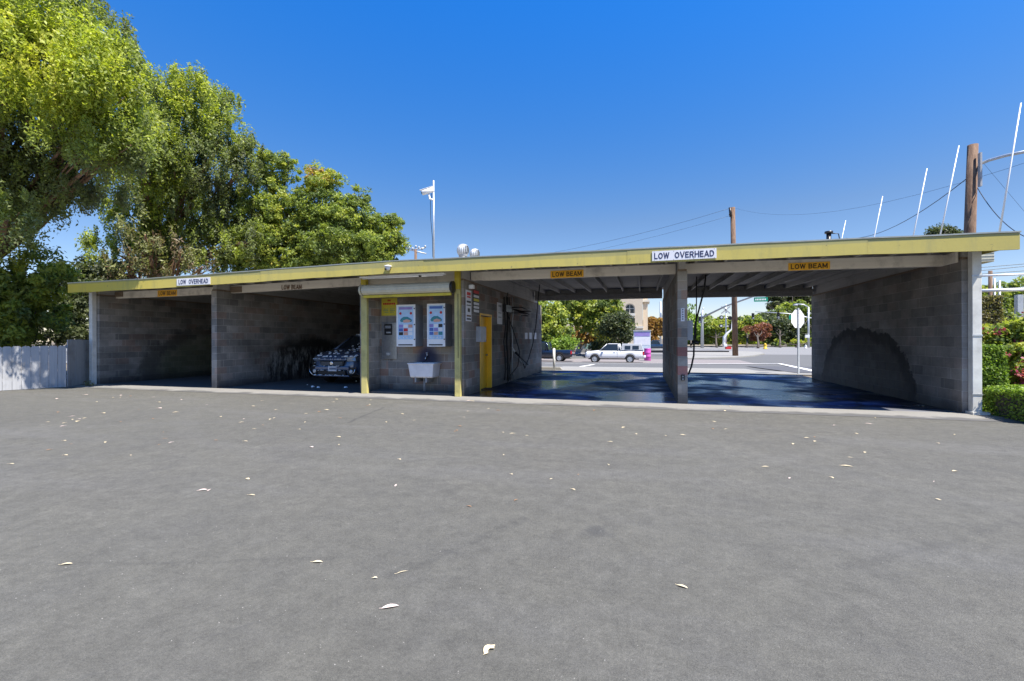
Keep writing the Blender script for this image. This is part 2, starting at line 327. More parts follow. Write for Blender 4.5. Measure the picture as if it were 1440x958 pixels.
M['white'] = plain('white_enamel', (0.78, 0.78, 0.77), 0.3, var=0.04)
M['cream'] = plain('cream_painted_metal', (0.55, 0.52, 0.40), 0.45, var=0.08, scale=9, dirt_shade=0.25)
M['steel'] = plain('brushed_steel', (0.42, 0.43, 0.44), 0.35, 0.85, scale=20)
M['galv'] = plain('galvanised_steel', (0.50, 0.52, 0.53), 0.45, 0.5, scale=14)
M['gal'] = plain('grey_painted_steel', (0.36, 0.37, 0.38), 0.5, 0.1)
M['greybox'] = plain('grey_box_paint', (0.24, 0.25, 0.26), 0.5)
M['black'] = plain('black_plastic', (0.014, 0.014, 0.016), 0.4)
M['rubber'] = plain('black_rubber', (0.018, 0.018, 0.018), 0.75)
M['dark'] = plain('dark_grille', (0.01, 0.01, 0.012), 0.5)
M['signwhite'] = plain('sign_white', (0.72, 0.72, 0.75), 0.5, var=0.05, dirt_shade=0.12)
M['orange'] = plain('sign_orange', (0.95, 0.50, 0.03), 0.5, var=0.06)
M['navy'] = plain('navy_print', (0.012, 0.016, 0.07), 0.5)
M['blackprint'] = plain('black_print', (0.02, 0.015, 0.012), 0.5)
M['brownprint'] = plain('faded_brown_print', (0.15, 0.08, 0.04), 0.6)
M['red'] = plain('red_print', (0.55, 0.03, 0.03), 0.5); M['ysign'] = plain('yellow_sign', (0.68, 0.58, 0.06), 0.5)
M['blueprint'] = plain('pale_blue_print', (0.42, 0.60, 0.78), 0.4); M['deepblue'] = plain('deep_blue_print', (0.06, 0.14, 0.42), 0.4)
M['teal'] = plain('teal_print', (0.03, 0.22, 0.24), 0.4); M['skin'] = plain('salmon_print', (0.62, 0.33, 0.24), 0.4); M['purple'] = plain('purple_print', (0.28, 0.22, 0.50), 0.4)
M['fence'] = wood_material('fence_white_paint', (0.33, 0.335, 0.345), (0.43, 0.435, 0.445), (6, 6, 0.3))
M['sink'] = plain('sink_enamel', (0.68, 0.68, 0.70), 0.3, var=0.06, dirt_shade=0.2)
M['pole'] = bark_material('utility_pole_wood', (0.10, 0.055, 0.035), (0.22, 0.14, 0.09))
M['bark'] = bark_material('reddish_bark', (0.12, 0.06, 0.035), (0.30, 0.19, 0.12)); M['barkg'] = bark_material('grey_bark', (0.045, 0.037, 0.03), (0.11, 0.09, 0.07))
M['green'] = plain('street_sign_green', (0.0, 0.23, 0.14), 0.4); M['magenta'] = plain('magenta_plastic', (0.50, 0.07, 0.34), 0.4)
M['carblack'] = plain('dark_blue_car_paint', (0.012, 0.017, 0.032), 0.12, 0.3, var=0.1, coat=1.0)
M['carwet'] = plain('soapy_dark_car_paint', (0.085, 0.125, 0.21), 0.2, 0.2, var=0.3, scale=9, coat=1.0)
M['carwhite'] = plain('white_car_paint', (0.72, 0.72, 0.71), 0.25, coat=0.6, var=0.03); M['carblue'] = plain('navy_car_paint', (0.02, 0.045, 0.09), 0.2, 0.2, coat=0.8)
M['glass'] = plain('tinted_window_glass', (0.02, 0.028, 0.035), 0.05); M['lens'] = plain('clear_lamp_lens', (0.5, 0.55, 0.6), 0.1, 0.3); M['lampglass'] = plain('dim_lamp_glass', (0.25, 0.29, 0.34), 0.08, 0.5); M['tail'] = plain('red_tail_lens', (0.55, 0.01, 0.02), 0.2)
M['chrome'] = plain('chrome', (0.7, 0.7, 0.72), 0.12, 1.0, var=0.02); M['foam'] = plain('soap_foam', (0.88, 0.90, 0.93), 0.6)
M['stucco'] = plain('cream_stucco', (0.60, 0.50, 0.37), 0.9, var=0.06); M['trim'] = plain('pale_stone_trim', (0.62, 0.58, 0.50), 0.9); M['stucco2'] = plain('grey_stucco', (0.35, 0.38, 0.38), 0.9)
M['kiosk'] = plain('kiosk_pale_panel', (0.55, 0.62, 0.68), 0.5); M['kgreen'] = plain('utility_cabinet_green', (0.20, 0.30, 0.24), 0.6); M['hydrant'] = plain('hydrant_yellow', (0.75, 0.48, 0.03), 0.5)
M['deadleaf'] = plain('dry_leaf', (0.62, 0.52, 0.33), 0.8, var=0.25, scale=30); M['deadleaf2'] = plain('pale_dry_leaf', (0.72, 0.58, 0.50), 0.8, var=0.15, scale=30); M['deadleaf3'] = plain('brown_dry_leaf', (0.28, 0.16, 0.08), 0.8, var=0.25, scale=30)
M['leafA'] = leaf_material('eucalyptus_leaves', [(0, (0.10, 0.11, 0.06)), (0.25, (0.17, 0.20, 0.085)), (0.5, (0.24, 0.29, 0.06)), (0.78, (0.42, 0.46, 0.055)), (1, (0.47, 0.46, 0.08))], 0.42)
M['leafB'] = leaf_material('broad_green_leaves', [(0, (0.06, 0.085, 0.03)), (0.3, (0.14, 0.19, 0.055)), (0.65, (0.29, 0.34, 0.06)), (0.93, (0.50, 0.48, 0.08)), (1, (0.45, 0.24, 0.10))], 0.42)
M['leafD'] = leaf_material('dull_olive_leaves', [(0, (0.04, 0.05, 0.025)), (0.5, (0.075, 0.095, 0.04)), (1, (0.15, 0.17, 0.07))])
M['leafE'] = leaf_material('dry_brown_leaves', [(0, (0.14, 0.085, 0.05)), (0.3, (0.20, 0.15, 0.09)), (0.55, (0.17, 0.18, 0.08)), (1, (0.30, 0.32, 0.12))])
M['leafO'] = leaf_material('autumn_leaves', [(0, (0.16, 0.08, 0.025)), (0.5, (0.30, 0.16, 0.04)), (1, (0.40, 0.28, 0.08))])
M['leafR'] = leaf_material('red_leaves', [(0, (0.12, 0.06, 0.04)), (0.5, (0.25, 0.09, 0.06)), (1, (0.32, 0.18, 0.10))])
M['leafH'] = leaf_material('box_hedge_leaves', [(0, (0.08, 0.13, 0.02)), (0.5, (0.19, 0.29, 0.04)), (1, (0.36, 0.45, 0.07))])
M['leafHB'] = leaf_material('bronze_hedge_leaves', [(0, (0.08, 0.07, 0.03)), (0.5, (0.16, 0.16, 0.05)), (1, (0.36, 0.30, 0.16))])
M['petal'] = leaf_material('pink_petals', [(0, (0.22, 0.03, 0.07)), (0.6, (0.42, 0.06, 0.15)), (1, (0.50, 0.20, 0.12))])

# ------------------------------------------------------------------ mesh helpers
WL = {}
def tag(o, label=None, cat=None, group=None, kind=None):
    if label: o['label'] = label
    if cat: o['category'] = cat
    if group: o['group'] = group
    if kind: o['kind'] = kind
    return o
def thing(name, loc, label, cat, group=None, rz=0.0):
    o = bpy.data.objects.new(name, None); COL.objects.link(o); o.location = loc; o.rotation_euler = (0, 0, rz)
    o.empty_display_size = 0.2; WL[o.name] = (Vector(loc), rz); return tag(o, label, cat, group)
class MB:
    def __init__(s): s.v = []; s.f = []; s.sm = []
    def add(s, vs, fs, smooth=False):
        b = len(s.v); s.v += [tuple(p) for p in vs]; s.f += [tuple(i+b for i in f) for f in fs]; s.sm += [smooth]*len(fs); return s
    def box(s, x0, x1, y0, y1, z0, z1):
        return s.add([(x0,y0,z0),(x1,y0,z0),(x1,y1,z0),(x0,y1,z0),(x0,y0,z1),(x1,y0,z1),(x1,y1,z1),(x0,y1,z1)],
                     [(0,3,2,1),(4,5,6,7),(0,1,5,4),(1,2,6,5),(2,3,7,6),(3,0,4,7)])
    def tube(s, pts, r, seg=8, caps=True, smooth=True):
        pts = [Vector(p) for p in pts]; n = len(pts); rs = r if isinstance(r, (list, tuple)) else [r]*n
        vs = []; prev = None
        for i, p in enumerate(pts):
            t = (pts[min(i+1, n-1)]-pts[max(i-1, 0)]).normalized()
            if prev is None: a = t.orthogonal().normalized()
            else: a = (prev-t*prev.dot(t)).normalized()
            prev = a; b = t.cross(a)
            for k in range(seg):
                q = 2*math.pi*k/seg; vs.append(p+(a*math.cos(q)+b*math.sin(q))*rs[i])
        fs = [(i*seg+k, i*seg+(k+1) % seg, (i+1)*seg+(k+1) % seg, (i+1)*seg+k) for i in range(n-1) for k in range(seg)]
        s.add(vs, fs, smooth)
        if caps:
            b = len(s.v)-n*seg; s.f += [tuple(b+k for k in reversed(range(seg))), tuple(b+(n-1)*seg+k for k in range(seg))]; s.sm += [False, False]
        return s
    def lathe(s, c, prof, seg=16, axis='Z'):
        vs = []
        for (r, h) in prof:
            for k in range(seg):
                q = 2*math.pi*k/seg; a, b = r*math.cos(q), r*math.sin(q)
                vs.append({'Z': (c[0]+a, c[1]+b, c[2]+h), 'Y': (c[0]+a, c[1]+h, c[2]+b), 'X': (c[0]+h, c[1]+a, c[2]+b)}[axis])
        n = len(prof); fs = [(i*seg+k, i*seg+(k+1) % seg, (i+1)*seg+(k+1) % seg, (i+1)*seg+k) for i in range(n-1) for k in range(seg)]
        s.add(vs, fs, True); b = len(s.v)-n*seg
        s.f += [tuple(b+k for k in range(seg)), tuple(b+(n-1)*seg+k for k in range(seg))]; s.sm += [False, False]; return s
    def poly(s, pts, dv):
        """prism: outline pts extruded by vector dv"""
        n = len(pts); pts = [Vector(p) for p in pts]; dv = Vector(dv)
        return s.add(pts+[p+dv for p in pts], [tuple(range(n)), tuple(range(2*n-1, n-1, -1))]+[(i, (i+1) % n, n+(i+1) % n, n+i) for i in range(n)])
    def face(s, pts): return s.add(pts, [tuple(range(len(pts)))])
    def build(s, name, mat, parent=None, bevel=0.0, local=False, recalc=True):
        me = bpy.data.meshes.new(name); v = s.v
        if parent is not None and not local:
            L, rz = WL[parent.name]; mi = (Matrix.Translation(L) @ Matrix.Rotation(rz, 4, 'Z')).inverted(); v = [tuple(mi @ Vector(p)) for p in v]
        me.from_pydata(v, [], s.f)
        me.polygons.foreach_set('use_smooth', s.sm)
        if recalc:
            bm = bmesh.new(); bm.from_mesh(me); bmesh.ops.recalc_face_normals(bm, faces=bm.faces); bm.to_mesh(me); bm.free()
        me.materials.append(mat); o = bpy.data.objects.new(name, me); COL.objects.link(o)
        if parent is not None: o.parent = parent; WL[o.name] = WL[parent.name]
        else: WL[o.name] = (Vector((0, 0, 0)), 0.0)
        if bevel:
            m = o.modifiers.new('bevel', 'BEVEL'); m.width = bevel; m.segments = 2; m.limit_method = 'ANGLE'
        return o
def box_obj(name, x0, x1, y0, y1, z0, z1, mat, parent=None, bevel=0.0, local=False):
    return MB().box(x0, x1, y0, y1, z0, z1).build(name, mat, parent, bevel, local)
def solo(o, label, cat, group=None, kind=None):
    """a top-level single mesh: move its origin to the base of the mesh"""
    me = o.data; n = len(me.vertices); a = np.empty(n*3, np.float32); me.vertices.foreach_get('co', a); a = a.reshape(-1, 3)
    c = (a.min(0)+a.max(0))/2; c[2] = a[:, 2].min(); a -= c; me.vertices.foreach_set('co', a.ravel()); me.update()
    o.location = Vector([float(q) for q in c]); WL[o.name] = (o.location.copy(), 0.0); return tag(o, label, cat, group, kind)
def tree_copy(root):
    c = root.copy(); COL.objects.link(c)
    for ch in root.children:
        d = ch.copy(); COL.objects.link(d); d.parent = c
        for g in ch.children:
            e = g.copy(); COL.objects.link(e); e.parent = d
    return c
def struct(o): o['kind'] = 'structure'; return o
def _arc(cx, cy, rx, ry, a0, a1, n=7): return [(cx+rx*math.cos(R(a0+(a1-a0)*k/n)), cy+ry*math.sin(R(a0+(a1-a0)*k/n))) for k in range(n+1)]
GLYPH = {
 'L': (0.62, [[(0.08, 1), (0.08, 0.08), (0.6, 0.08)]]),
 'O': (0.86, [_arc(0.43, 0.5, 0.35, 0.42, 0, 360, 16)]),
 'W': (1.06, [[(0.05, 1), (0.29, 0.05), (0.53, 0.95), (0.77, 0.05), (1.01, 1)]]),
 'B': (0.74, [[(0.08, 0), (0.08, 1)], [(0.08, 0.92), (0.4, 0.92)]+_arc(0.4, 0.72, 0.22, 0.2, 90, -90)+[(0.08, 0.52)], [(0.4, 0.52)]+_arc(0.42, 0.30, 0.25, 0.22, 90, -90)+[(0.08, 0.08)]]),
 'E': (0.68, [[(0.62, 0.92), (0.08, 0.92), (0.08, 0.08), (0.64, 0.08)], [(0.08, 0.52), (0.56, 0.52)]]),
 'A': (0.80, [[(0.04, 0), (0.40, 0.96), (0.76, 0)], [(0.17, 0.30), (0.63, 0.30)]]),
 'M': (0.94, [[(0.08, 0), (0.08, 0.95), (0.47, 0.15), (0.86, 0.95), (0.86, 0)]]),
 'V': (0.80, [[(0.04, 1), (0.40, 0.04), (0.76, 1)]]),
 'R': (0.76, [[(0.08, 0), (0.08, 0.92), (0.4, 0.92)]+_arc(0.42, 0.70, 0.23, 0.22, 90, -90)+[(0.08, 0.48)], [(0.40, 0.48), (0.68, 0)]]),
 'H': (0.80, [[(0.08, 0), (0.08, 1)], [(0.72, 0), (0.72, 1)], [(0.08, 0.52), (0.72, 0.52)]]),
 'D': (0.80, [[(0.08, 0.08), (0.08, 0.92), (0.35, 0.92)]+_arc(0.36, 0.5, 0.35, 0.42, 90, -90)+[(0.08, 0.08)]]),
 ' ': (0.30, [])}
def text_mesh(txt, width, height, depth=0.003, bold=0.0):
    """block capitals drawn as flat raised strokes"""
    x = 0.0; st = []
    for ch in txt:
        wd, lines = GLYPH[ch]
        for l in lines: st.append([(x+a, b) for a, b in l])
        x += wd+0.16
    x -= 0.16; sx, sz = width/x, height; hw = 0.085
    vs, fs = [], []; k = 0
    for l in st:
        for (a, b) in zip(l[:-1], l[1:]):
            d = Vector((b[0]-a[0], b[1]-a[1])); d.normalize(); n = Vector((-d.y, d.x))*hw; e = d*hw*0.55; y = -depth*0.5-0.00012*(k % 9); k += 1
            q = [(a[0]-e.x-n.x, a[1]-e.y-n.y), (b[0]+e.x-n.x, b[1]+e.y-n.y), (b[0]+e.x+n.x, b[1]+e.y+n.y), (a[0]-e.x+n.x, a[1]-e.y+n.y)]
            o = len(vs); vs += [((p-x/2)*sx, y, (r-0.5)*sz) for p, r in q]+[((p-x/2)*sx, depth*0.5, (r-0.5)*sz) for p, r in q]
            fs += [(o, o+1, o+2, o+3), (o, o+4, o+5, o+1), (o+1, o+5, o+6, o+2), (o+2, o+6, o+7, o+3), (o+3, o+7, o+4, o)]
    me = bpy.data.meshes.new('lettering'); me.from_pydata(vs, [], fs); me.update(); return me
def add_text(txt, loc, width, height, mat, parent, rz=0.0, name='lettering', bold=0.012):
    me = text_mesh(txt, width, height, bold=bold); me.materials.clear(); me.materials.append(mat)
    o = bpy.data.objects.new(name, me); COL.objects.link(o); o.parent = parent
    L, prz = WL[parent.name]; o.matrix_local = (Matrix.Translation(L) @ Matrix.Rotation(prz, 4, 'Z')).inverted() @ Matrix.Translation(loc) @ Matrix.Rotation(rz, 4, 'Z')
    return o

# ------------------------------------------------------------------ ground
Y0 = 10.37; FY = 9.65; YB = 18.15
def rows_sheet(name, x0, x1, ys, lift, mat, nx=1):
    m = MB(); vs = []; xs = [x0+(x1-x0)*i/nx for i in range(nx+1)]
    for y in ys:
        for x in xs: vs.append((x, y, terrain(y)+lift))
    n = nx+1
    m.add(vs, [(j*n+i, j*n+i+1, (j+1)*n+i+1, (j+1)*n+i) for j in range(len(ys)-1) for i in range(nx)])
    return struct(m.build(name, mat, recalc=False))
rows_sheet('ground', -900, 900, [-400, 19.5, 40, 1500], -0.012, M['soil'])
rows_sheet('parking_lot', -24, 30, [-14, 9.45], 0.0, M['asphalt'])
rows_sheet('parking_lot', -24, -16.95, [9.45, 15], 0.0, M['asphalt'])
rows_sheet('concrete_apron', -17.0, 6.05, [9.45, Y0], 0.004, M['apron'])
rows_sheet('bay_floor', -16.8, -4.25, [Y0, 18.3], 0.0, M['dryfloor'])
rows_sheet('wet_bay_floor', -4.25, 5.72, [Y0, 19.45], 0.002, M['wetfloor'])
rows_sheet('side_path', 6.05, 12, [9.45, 20], 0.0, M['soil'])
rows_sheet('sidewalk', -60, 70, [19.5, 22.6], 0.02, M['walk'])
rows_sheet('driveway', -4.3, 5.0, [19.5, 25.5], 0.026, M['walk'])
rows_sheet('street', -300, 300, [22.6, 40, 62], 0.0, M['street'])
rows_sheet('dark_street_strip', 6.0, 60, [21.0, 30.5], 0.034, M['dstreet'])
rows_sheet('parking_strip', -60, 8.5, [37.5, 40, 46], 0.004, M['tanstreet'])
rows_sheet('far_street', -300, 300, [62, 118], 0.0, M['street2'])
rows_sheet('far_sidewalk', -300, 300, [118, 122], 0.12, M['walk'])
rows_sheet('dry_slope', -100, 300, [122, 126], 0.3, M['dryslope'])
def paint(name, pts, lift=0.04):
    m = MB(); m.face([(p.x, p.y, terrain(p.y)+lift) for p in pts]); return struct(m.build(name, M['paint'], recalc=False))
def line(name, pa, pb, wid, lift=0.04):
    a, b = GT(*pa), GT(*pb); d = (b-a); d.z = 0; n = Vector((-d.y, d.x, 0)).normalized()*wid/2; return paint(name, [a-n, b-n, b+n, a+n], lift)
line('lane_marking', (962, 512.5), (1095, 512), 0.5); line('lane_marking', (1095, 512), (1143, 522.5), 0.32); line('lane_marking', (1143, 522.5), (1190, 534), 0.32)
line('lane_marking', (795, 519.5), (835, 512.8), 0.25, 0.01); line('lane_marking', (766, 511.3), (935, 511), 0.2, 0.01)
m = MB(); ic = [(955, 505.5), (990, 505), (1030, 504), (1060, 501.5), (1075, 498.5), (1070, 496.3), (1040, 495), (1000, 495), (955, 495)]
m.poly([(p.x, p.y, -0.6) for p in [G(a, b, -0.6) for a, b in ic]], (0, 0, 0.12)); struct(m.build('corner_island', M['walk']))
# low kerb wall and a low dark strip across the far street
a = G(795, 496, -0.6); b = G(857, 496, -0.6)
solo(box_obj('low_wall', a.x, b.x, a.y, a.y+0.4, -0.6, -0.05, M['walk']), 'long low pale concrete wall behind the white pickup', 'wall')
for (pa, pb, lab) in ((905, 1016, 'low dark strip lying across the street behind the free pier'),):
    a = G(pa, 496, -0.6); b = G(pb, 495, -0.6)
    solo(box_obj('dark_strip', a.x, b.x, a.y, a.y+0.5, -0.6, -0.3, M['black']), lab, 'rail')  # plain low dark strip; 'rail' is only its category

# ------------------------------------------------------------------ the car wash building
bld = thing('car_wash_building', (-5.5, Y0, 0), 'long low grey block self-service car wash with yellow fascia and four bays', 'building')
CH, BL = 0.2032, 0.4064
cand = []      # (screen area, wall object, kind, cx, cy, cz, length)
cores = {}
def wall(x0, x1, y0, y1, ncourse=14, holes=(), name='wall', face_vis=1):
    """block wall; long axis is the longer of the two extents"""
    alongy = (y1-y0) > (x1-x0); i = 0.0035; eps = 0.012
    m = MB()
    segs = []
    if alongy and holes:
        h = holes[0]; segs = [(y0, h[0], 0, ncourse*CH), (h[1], y1, 0, ncourse*CH), (h[0], h[1], h[2], ncourse*CH)]
    else: segs = [((y0 if alongy else x0), (y1 if alongy else x1), 0, ncourse*CH)]
    for (a, b, za, zb) in segs:
        if alongy: m.box(x0+i, x1-i, a+eps, b-eps, za, zb-0.004)
        else: m.box(a+eps, b-eps, y0+i, y1-i, za, zb-0.004)
    core = m.build(name, M['mortar'], bld)
    fx = (x0+x1)/2 if alongy else None
    for r in range(ncourse):
        z = r*CH; off = 0.5*(r % 2)
        a, b = (y0, y1) if alongy else (x0, x1); c0 = (x0+x1)/2 if alongy else (y0+y1)/2
        # boundaries where (x+y)/BL + off is a whole number
        k = math.ceil((a+c0)/BL+off+1e-6); cuts = [a]
        while (k-off)*BL-c0 < b-0.02:
            q = (k-off)*BL-c0
            if q > cuts[-1]+0.03: cuts.append(q)
            k += 1
        cuts.append(b)
        for p, q in zip(cuts[:-1], cuts[1:]):
            if holes and alongy:
                h = holes[0]
                if z+CH/2 < h[2]:
                    if p >= h[0]-0.01 and q <= h[1]+0.01: continue
                    if p < h[0] < q: q = h[0]
                    if p < h[1] < q: p = h[1]
                    if q-p < 0.03: continue
            L = q-p; mid = (p+q)/2
            pt = Vector((c0, mid, z+CH/2)) if alongy else Vector((mid, c0, z+CH/2))
            # projected face size seen from the camera
            e1 = Vector((pt.x, pt.y-L/2, pt.z)) if alongy else Vector((pt.x-L/2, pt.y, pt.z)); e2 = pt*2-e1
            def scr(v):
                d = -v.x*SA+v.y*CA; return (v.x*CA+v.y*SA)/d*FPX, FPX*(v.z-EYE)/d, d
            s1, s2 = scr(e1), scr(e2); d = scr(pt)[2]
            area = abs(s1[0]-s2[0])*FPX*CH/d if d > 0 else 0
            cand.append((area*face_vis, core, alongy, pt, L, abs((x1-x0) if alongy else (y1-y0))))
    return core
XA, XB, XC, XE, XF, XG = -16.73, -11.92, -6.92, -4.20, 0.725, 5.67
wall(XA-0.2, XA, Y0, YB)
wall(XB-0.2, XB, Y0, YB)
wall(XC-0.2, XC, Y0, YB)
DY0, DY1 = 11.52, 12.5
wall(XE-0.2, XE, Y0, 19.3, holes=((DY0, DY1, 11*CH-0.13),))
wall(XF, XF+0.2, Y0, 18.0)
wall(XG, XG+0.2, Y0, YB)
wall(XA+0.002, XB-0.202, YB-0.2, YB)
wall(XB+0.002, XC-0.202, YB-0.2, YB)
wall(XC+0.002, XE-0.202, 11.0, 11.2, face_vis=3)
wall(XC+0.002, XE-0.202, 17.9, 18.1, face_vis=0)
# blocks: the 300 that show largest as objects, the rest as one part
def block_mesh(half_t):
    L, H, T = 1.0, CH-0.009, half_t; c = 0.006
    bm = bmesh.new(); bmesh.ops.create_cube(bm, size=1)
    me = bpy.data.meshes.new('block'); bm.to_mesh(me); bm.free(); return me
def block_geo(alongy, L, T):
    """chamfered block, local coords, both wide faces chamfered"""
    hl, hh, ht, c = L/2-0.0045, CH/2-0.0045, T/2, 0.003
    vs = []
    for s in (-1, 1):
        for (a, b, t_) in (((hl), (hh), ht-c), ((hl-c), (hh-c), ht)):
            for (i, j) in ((-1, -1), (1, -1), (1, 1), (-1, 1)):
                vs.append((s*t_, i*a, j*b) if alongy else (i*a, s*t_, j*b))
    fs = []
    fs.append((4, 5, 6, 7)); fs.append((12, 15, 14, 13))
    for k in range(4):
        n = (k+1) % 4
        fs.append((k, n, 4+n, 4+k)); fs.append((8+k, 12+k, 12+n, 8+n)); fs.append((0+k, 8+k, 8+n, 0+n))
    return vs, fs
order = sorted(range(len(cand)), key=lambda i: -cand[i][0])
single = set(order[:296]); cache = {}; rest = MB()
rb = random.Random(3)
for i, (ar, core, ay, pt, L, T) in enumerate(cand):
    j = rb.uniform(-0.0015, 0.0015)
    if i in single:
        key = (ay, round(L, 2), round(T, 2))
        if key not in cache:
            vs, fs = block_geo(ay, L, T); me = bpy.data.meshes.new('block'); me.from_pydata(vs, [], fs)
            bm = bmesh.new(); bm.from_mesh(me); bmesh.ops.recalc_face_normals(bm, faces=bm.faces); bm.to_mesh(me); bm.free()
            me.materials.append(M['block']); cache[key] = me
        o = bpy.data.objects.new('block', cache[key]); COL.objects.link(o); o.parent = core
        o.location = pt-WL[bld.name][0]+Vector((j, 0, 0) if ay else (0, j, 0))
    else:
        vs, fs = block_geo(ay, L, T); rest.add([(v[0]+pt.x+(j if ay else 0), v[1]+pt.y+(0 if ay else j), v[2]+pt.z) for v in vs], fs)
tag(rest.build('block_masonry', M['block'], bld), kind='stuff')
# roof: deck, rafters, beams, plates, fascia
RX0, RX1 = -16.86, 6.03
def rz_(y): return 3.0+(y-9.7)*0.0145      # underside of rafters
NX = 46
def deck(lo, hi, closed):
    m = MB(); vs = []
    for k in range(NX+1):
        x = RX0+(RX1-RX0)*k/NX; c = crown_z(x)
        vs += [(x, 9.7, 3.0+lo+c), (x, 18.9, rz_(18.9)+lo+c), (x, 18.9, rz_(18.9)+hi+c), (x, 9.7, 3.0+hi+c)] if closed else [(x, 9.7, 3.0+hi+c), (x, 18.9, rz_(18.9)+hi+c)]
    if closed: m.add(vs, [(k*4+e, k*4+(e+1) % 4, k*4+4+(e+1) % 4, k*4+4+e) for k in range(NX) for e in range(4)]+[(0, 1, 2, 3), (NX*4+3, NX*4+2, NX*4+1, NX*4)])
    else: m.add(vs, [(2*k, 2*k+2, 2*k+3, 2*k+1) for k in range(NX)])
    return m
roof = deck(0.135, 0.165, True).build('roof', M['ply'], bld)
deck(0, 0.17, False).build('roofing_felt', M['roof'], roof, recalc=False)
# fascia is planks end to end with a slightly wavy lower edge
fx = [RX0-0.02, -14.0, -9.6, -4.9, -0.3, 3.9, RX1+0.03]
for i, (a, b) in enumerate(zip(fx[:-1], fx[1:])):
    j = (0.0, 0.004, -0.003, 0.003, 0.0, 0.005)[i]
    n = 14; m = MB(); vs = []
    for k in range(n+1):
        x = a+(b-a)*k/n; dz = 0.004*math.sin(x*2.1)+0.003*math.sin(x*5.3); cz = crown_z(x)
        if k in (0,): x += 0.002
        if k == n: x -= 0.002
        for (yy, zz) in ((FY-0.02+j, 2.865+dz+cz), (FY-0.02+j, 3.145+cz), (FY+0.02+j, 3.145+cz), (FY+0.02+j, 2.865+dz+cz)): vs.append((x, yy, zz))
    fs = [(q*4+e, q*4+(e+1) % 4, q*4+4+(e+1) % 4, q*4+4+e) for q in range(n) for e in range(4)]+[(0, 1, 2, 3), (n*4, n*4+3, n*4+2, n*4+1)]
    m.add(vs, fs); m.build('fascia_board', M['yellow'], bld)
m = MB(); vs = []
for k in range(NX+1):
    x = RX0-0.03+(RX1-RX0+0.07)*k/NX; c = crown_z(x)+0.003*math.sin(k*1.7); vs += [(x, FY-0.028, 3.148+c), (x, FY-0.028, 3.172+c), (x, FY+0.06, 3.172+c), (x, FY+0.06, 3.148+c)]
m.add(vs, [(k*4+e, k*4+(e+1) % 4, k*4+4+(e+1) % 4, k*4+4+e) for k in range(NX) for e in range(4)]+[(0, 1, 2, 3), (NX*4+3, NX*4+2, NX*4+1, NX*4)])
m.build('roof_edge_strip', M['flash'], bld)
box_obj('rake_board', RX1-0.002, RX1+0.03, FY+0.03, 18.9, 2.93, 3.14, M['yellow'], bld); box_obj('rake_board', RX0-0.03, RX0+0.002, FY+0.03, 18.9, 2.93, 3.14, M['yellow'], bld)
# rafters
x = XE+0.28
rm = MB().box(-0.022, 0.022, 9.72-9.7, 9.2, 0, 0.13)
first = None
xs = [RX0+0.3+k*0.61 for k in range(int((RX1-RX0-0.3)/0.61)+1)]
me = None
for xx in xs:
    if me is None:
        m = MB(); m.add([(-0.022, 0, 0), (0.022, 0, 0), (0.022, 0, 0.13), (-0.022, 0, 0.13), (-0.022, 9.15, 0.133), (0.022, 9.15, 0.133), (0.022, 9.15, 0.263), (-0.022, 9.15, 0.263)],
                        [(0, 1, 2, 3), (4, 7, 6, 5), (0, 4, 5, 1), (1, 5, 6, 2), (2, 6, 7, 3), (3, 7, 4, 0)])
        o = m.build('rafter', M['rafter'], bld, local=True); me = o.data
    else: o = bpy.data.objects.new('rafter', me); COL.objects.link(o); o.parent = bld
    o.location = Vector((xx, 9.72, 3.0+crown_z(xx)))-WL[bld.name][0]
def beam(a, b, y, z0, z1, mat='beam', name='beam', th=0.14):
    n = 8; m = MB(); vs = []
    for k in range(n+1):
        x = a+(b-a)*k/n; c = crown_z(x); vs += [(x, y, z0+c), (x, y+th, z0+c), (x, y+th, z1+c-0.003), (x, y, z1+c-0.003)]
    m.add(vs, [(k*4+e, k*4+(e+1) % 4, k*4+4+(e+1) % 4, k*4+4+e) for k in range(n) for e in range(4)]+[(0, 1, 2, 3), (n*4+3, n*4+2, n*4+1, n*4)]); m.build(name, M[mat], bld, bevel=0.006)
BY = 10.85
beam(XA+0.004, XB-0.204, BY, 2.79, 3.012); beam(XB+0.004, XC-0.204, BY, 2.79, 3.012); beam(XE+0.3, XF-0.004, BY, 2.79, 3.012); beam(XF+0.204, XG-0.004, BY, 2.79, 3.012)
beam(XE+0.004, XE+0.296, BY+0.01, 2.80, 3.01, 'beam')
beam(XE+0.004, XF-0.004, 18.0, 2.85, 3.11, 'rafter', 'rear_beam', 0.1); beam(XF+0.204, XG-0.004, 18.0, 2.85, 3.11, 'rafter', 'rear_beam', 0.1)
for (a, b) in ((XE+0.004, XF-0.004), (XF+0.204, XG-0.004)):
    beam(a, b, 18.02, 3.112, 3.255, 'rafter', 'rear_blocking', 0.06); beam(a, b, 17.93, 2.98, 3.06, 'rafter', 'ledger_board', 0.066)
for (xw, yend) in ((XA-0.2, YB), (XB-0.2, YB), (XC-0.2, YB), (XE-0.2, 19.3), (XF, 18.0), (XG, YB)):
    box_obj('top_plate', xw+0.01, xw+0.19, Y0+0.02, min(yend, 18.8), 14*CH+0.001, 14*CH+0.042, M['oldwood'], bld)
    ye = min(yend, 18.8)-0.03
    MB().poly([(xw+0.03, Y0+0.03, 14*CH+0.044), (xw+0.03, ye, 14*CH+0.044), (xw+0.03, ye, rz_(ye)+0.132+crown_z(xw)), (xw+0.03, Y0+0.03, rz_(Y0)+0.132+crown_z(xw))], (0.14, 0, 0)).build('end_blocking', M['rafter'], bld)
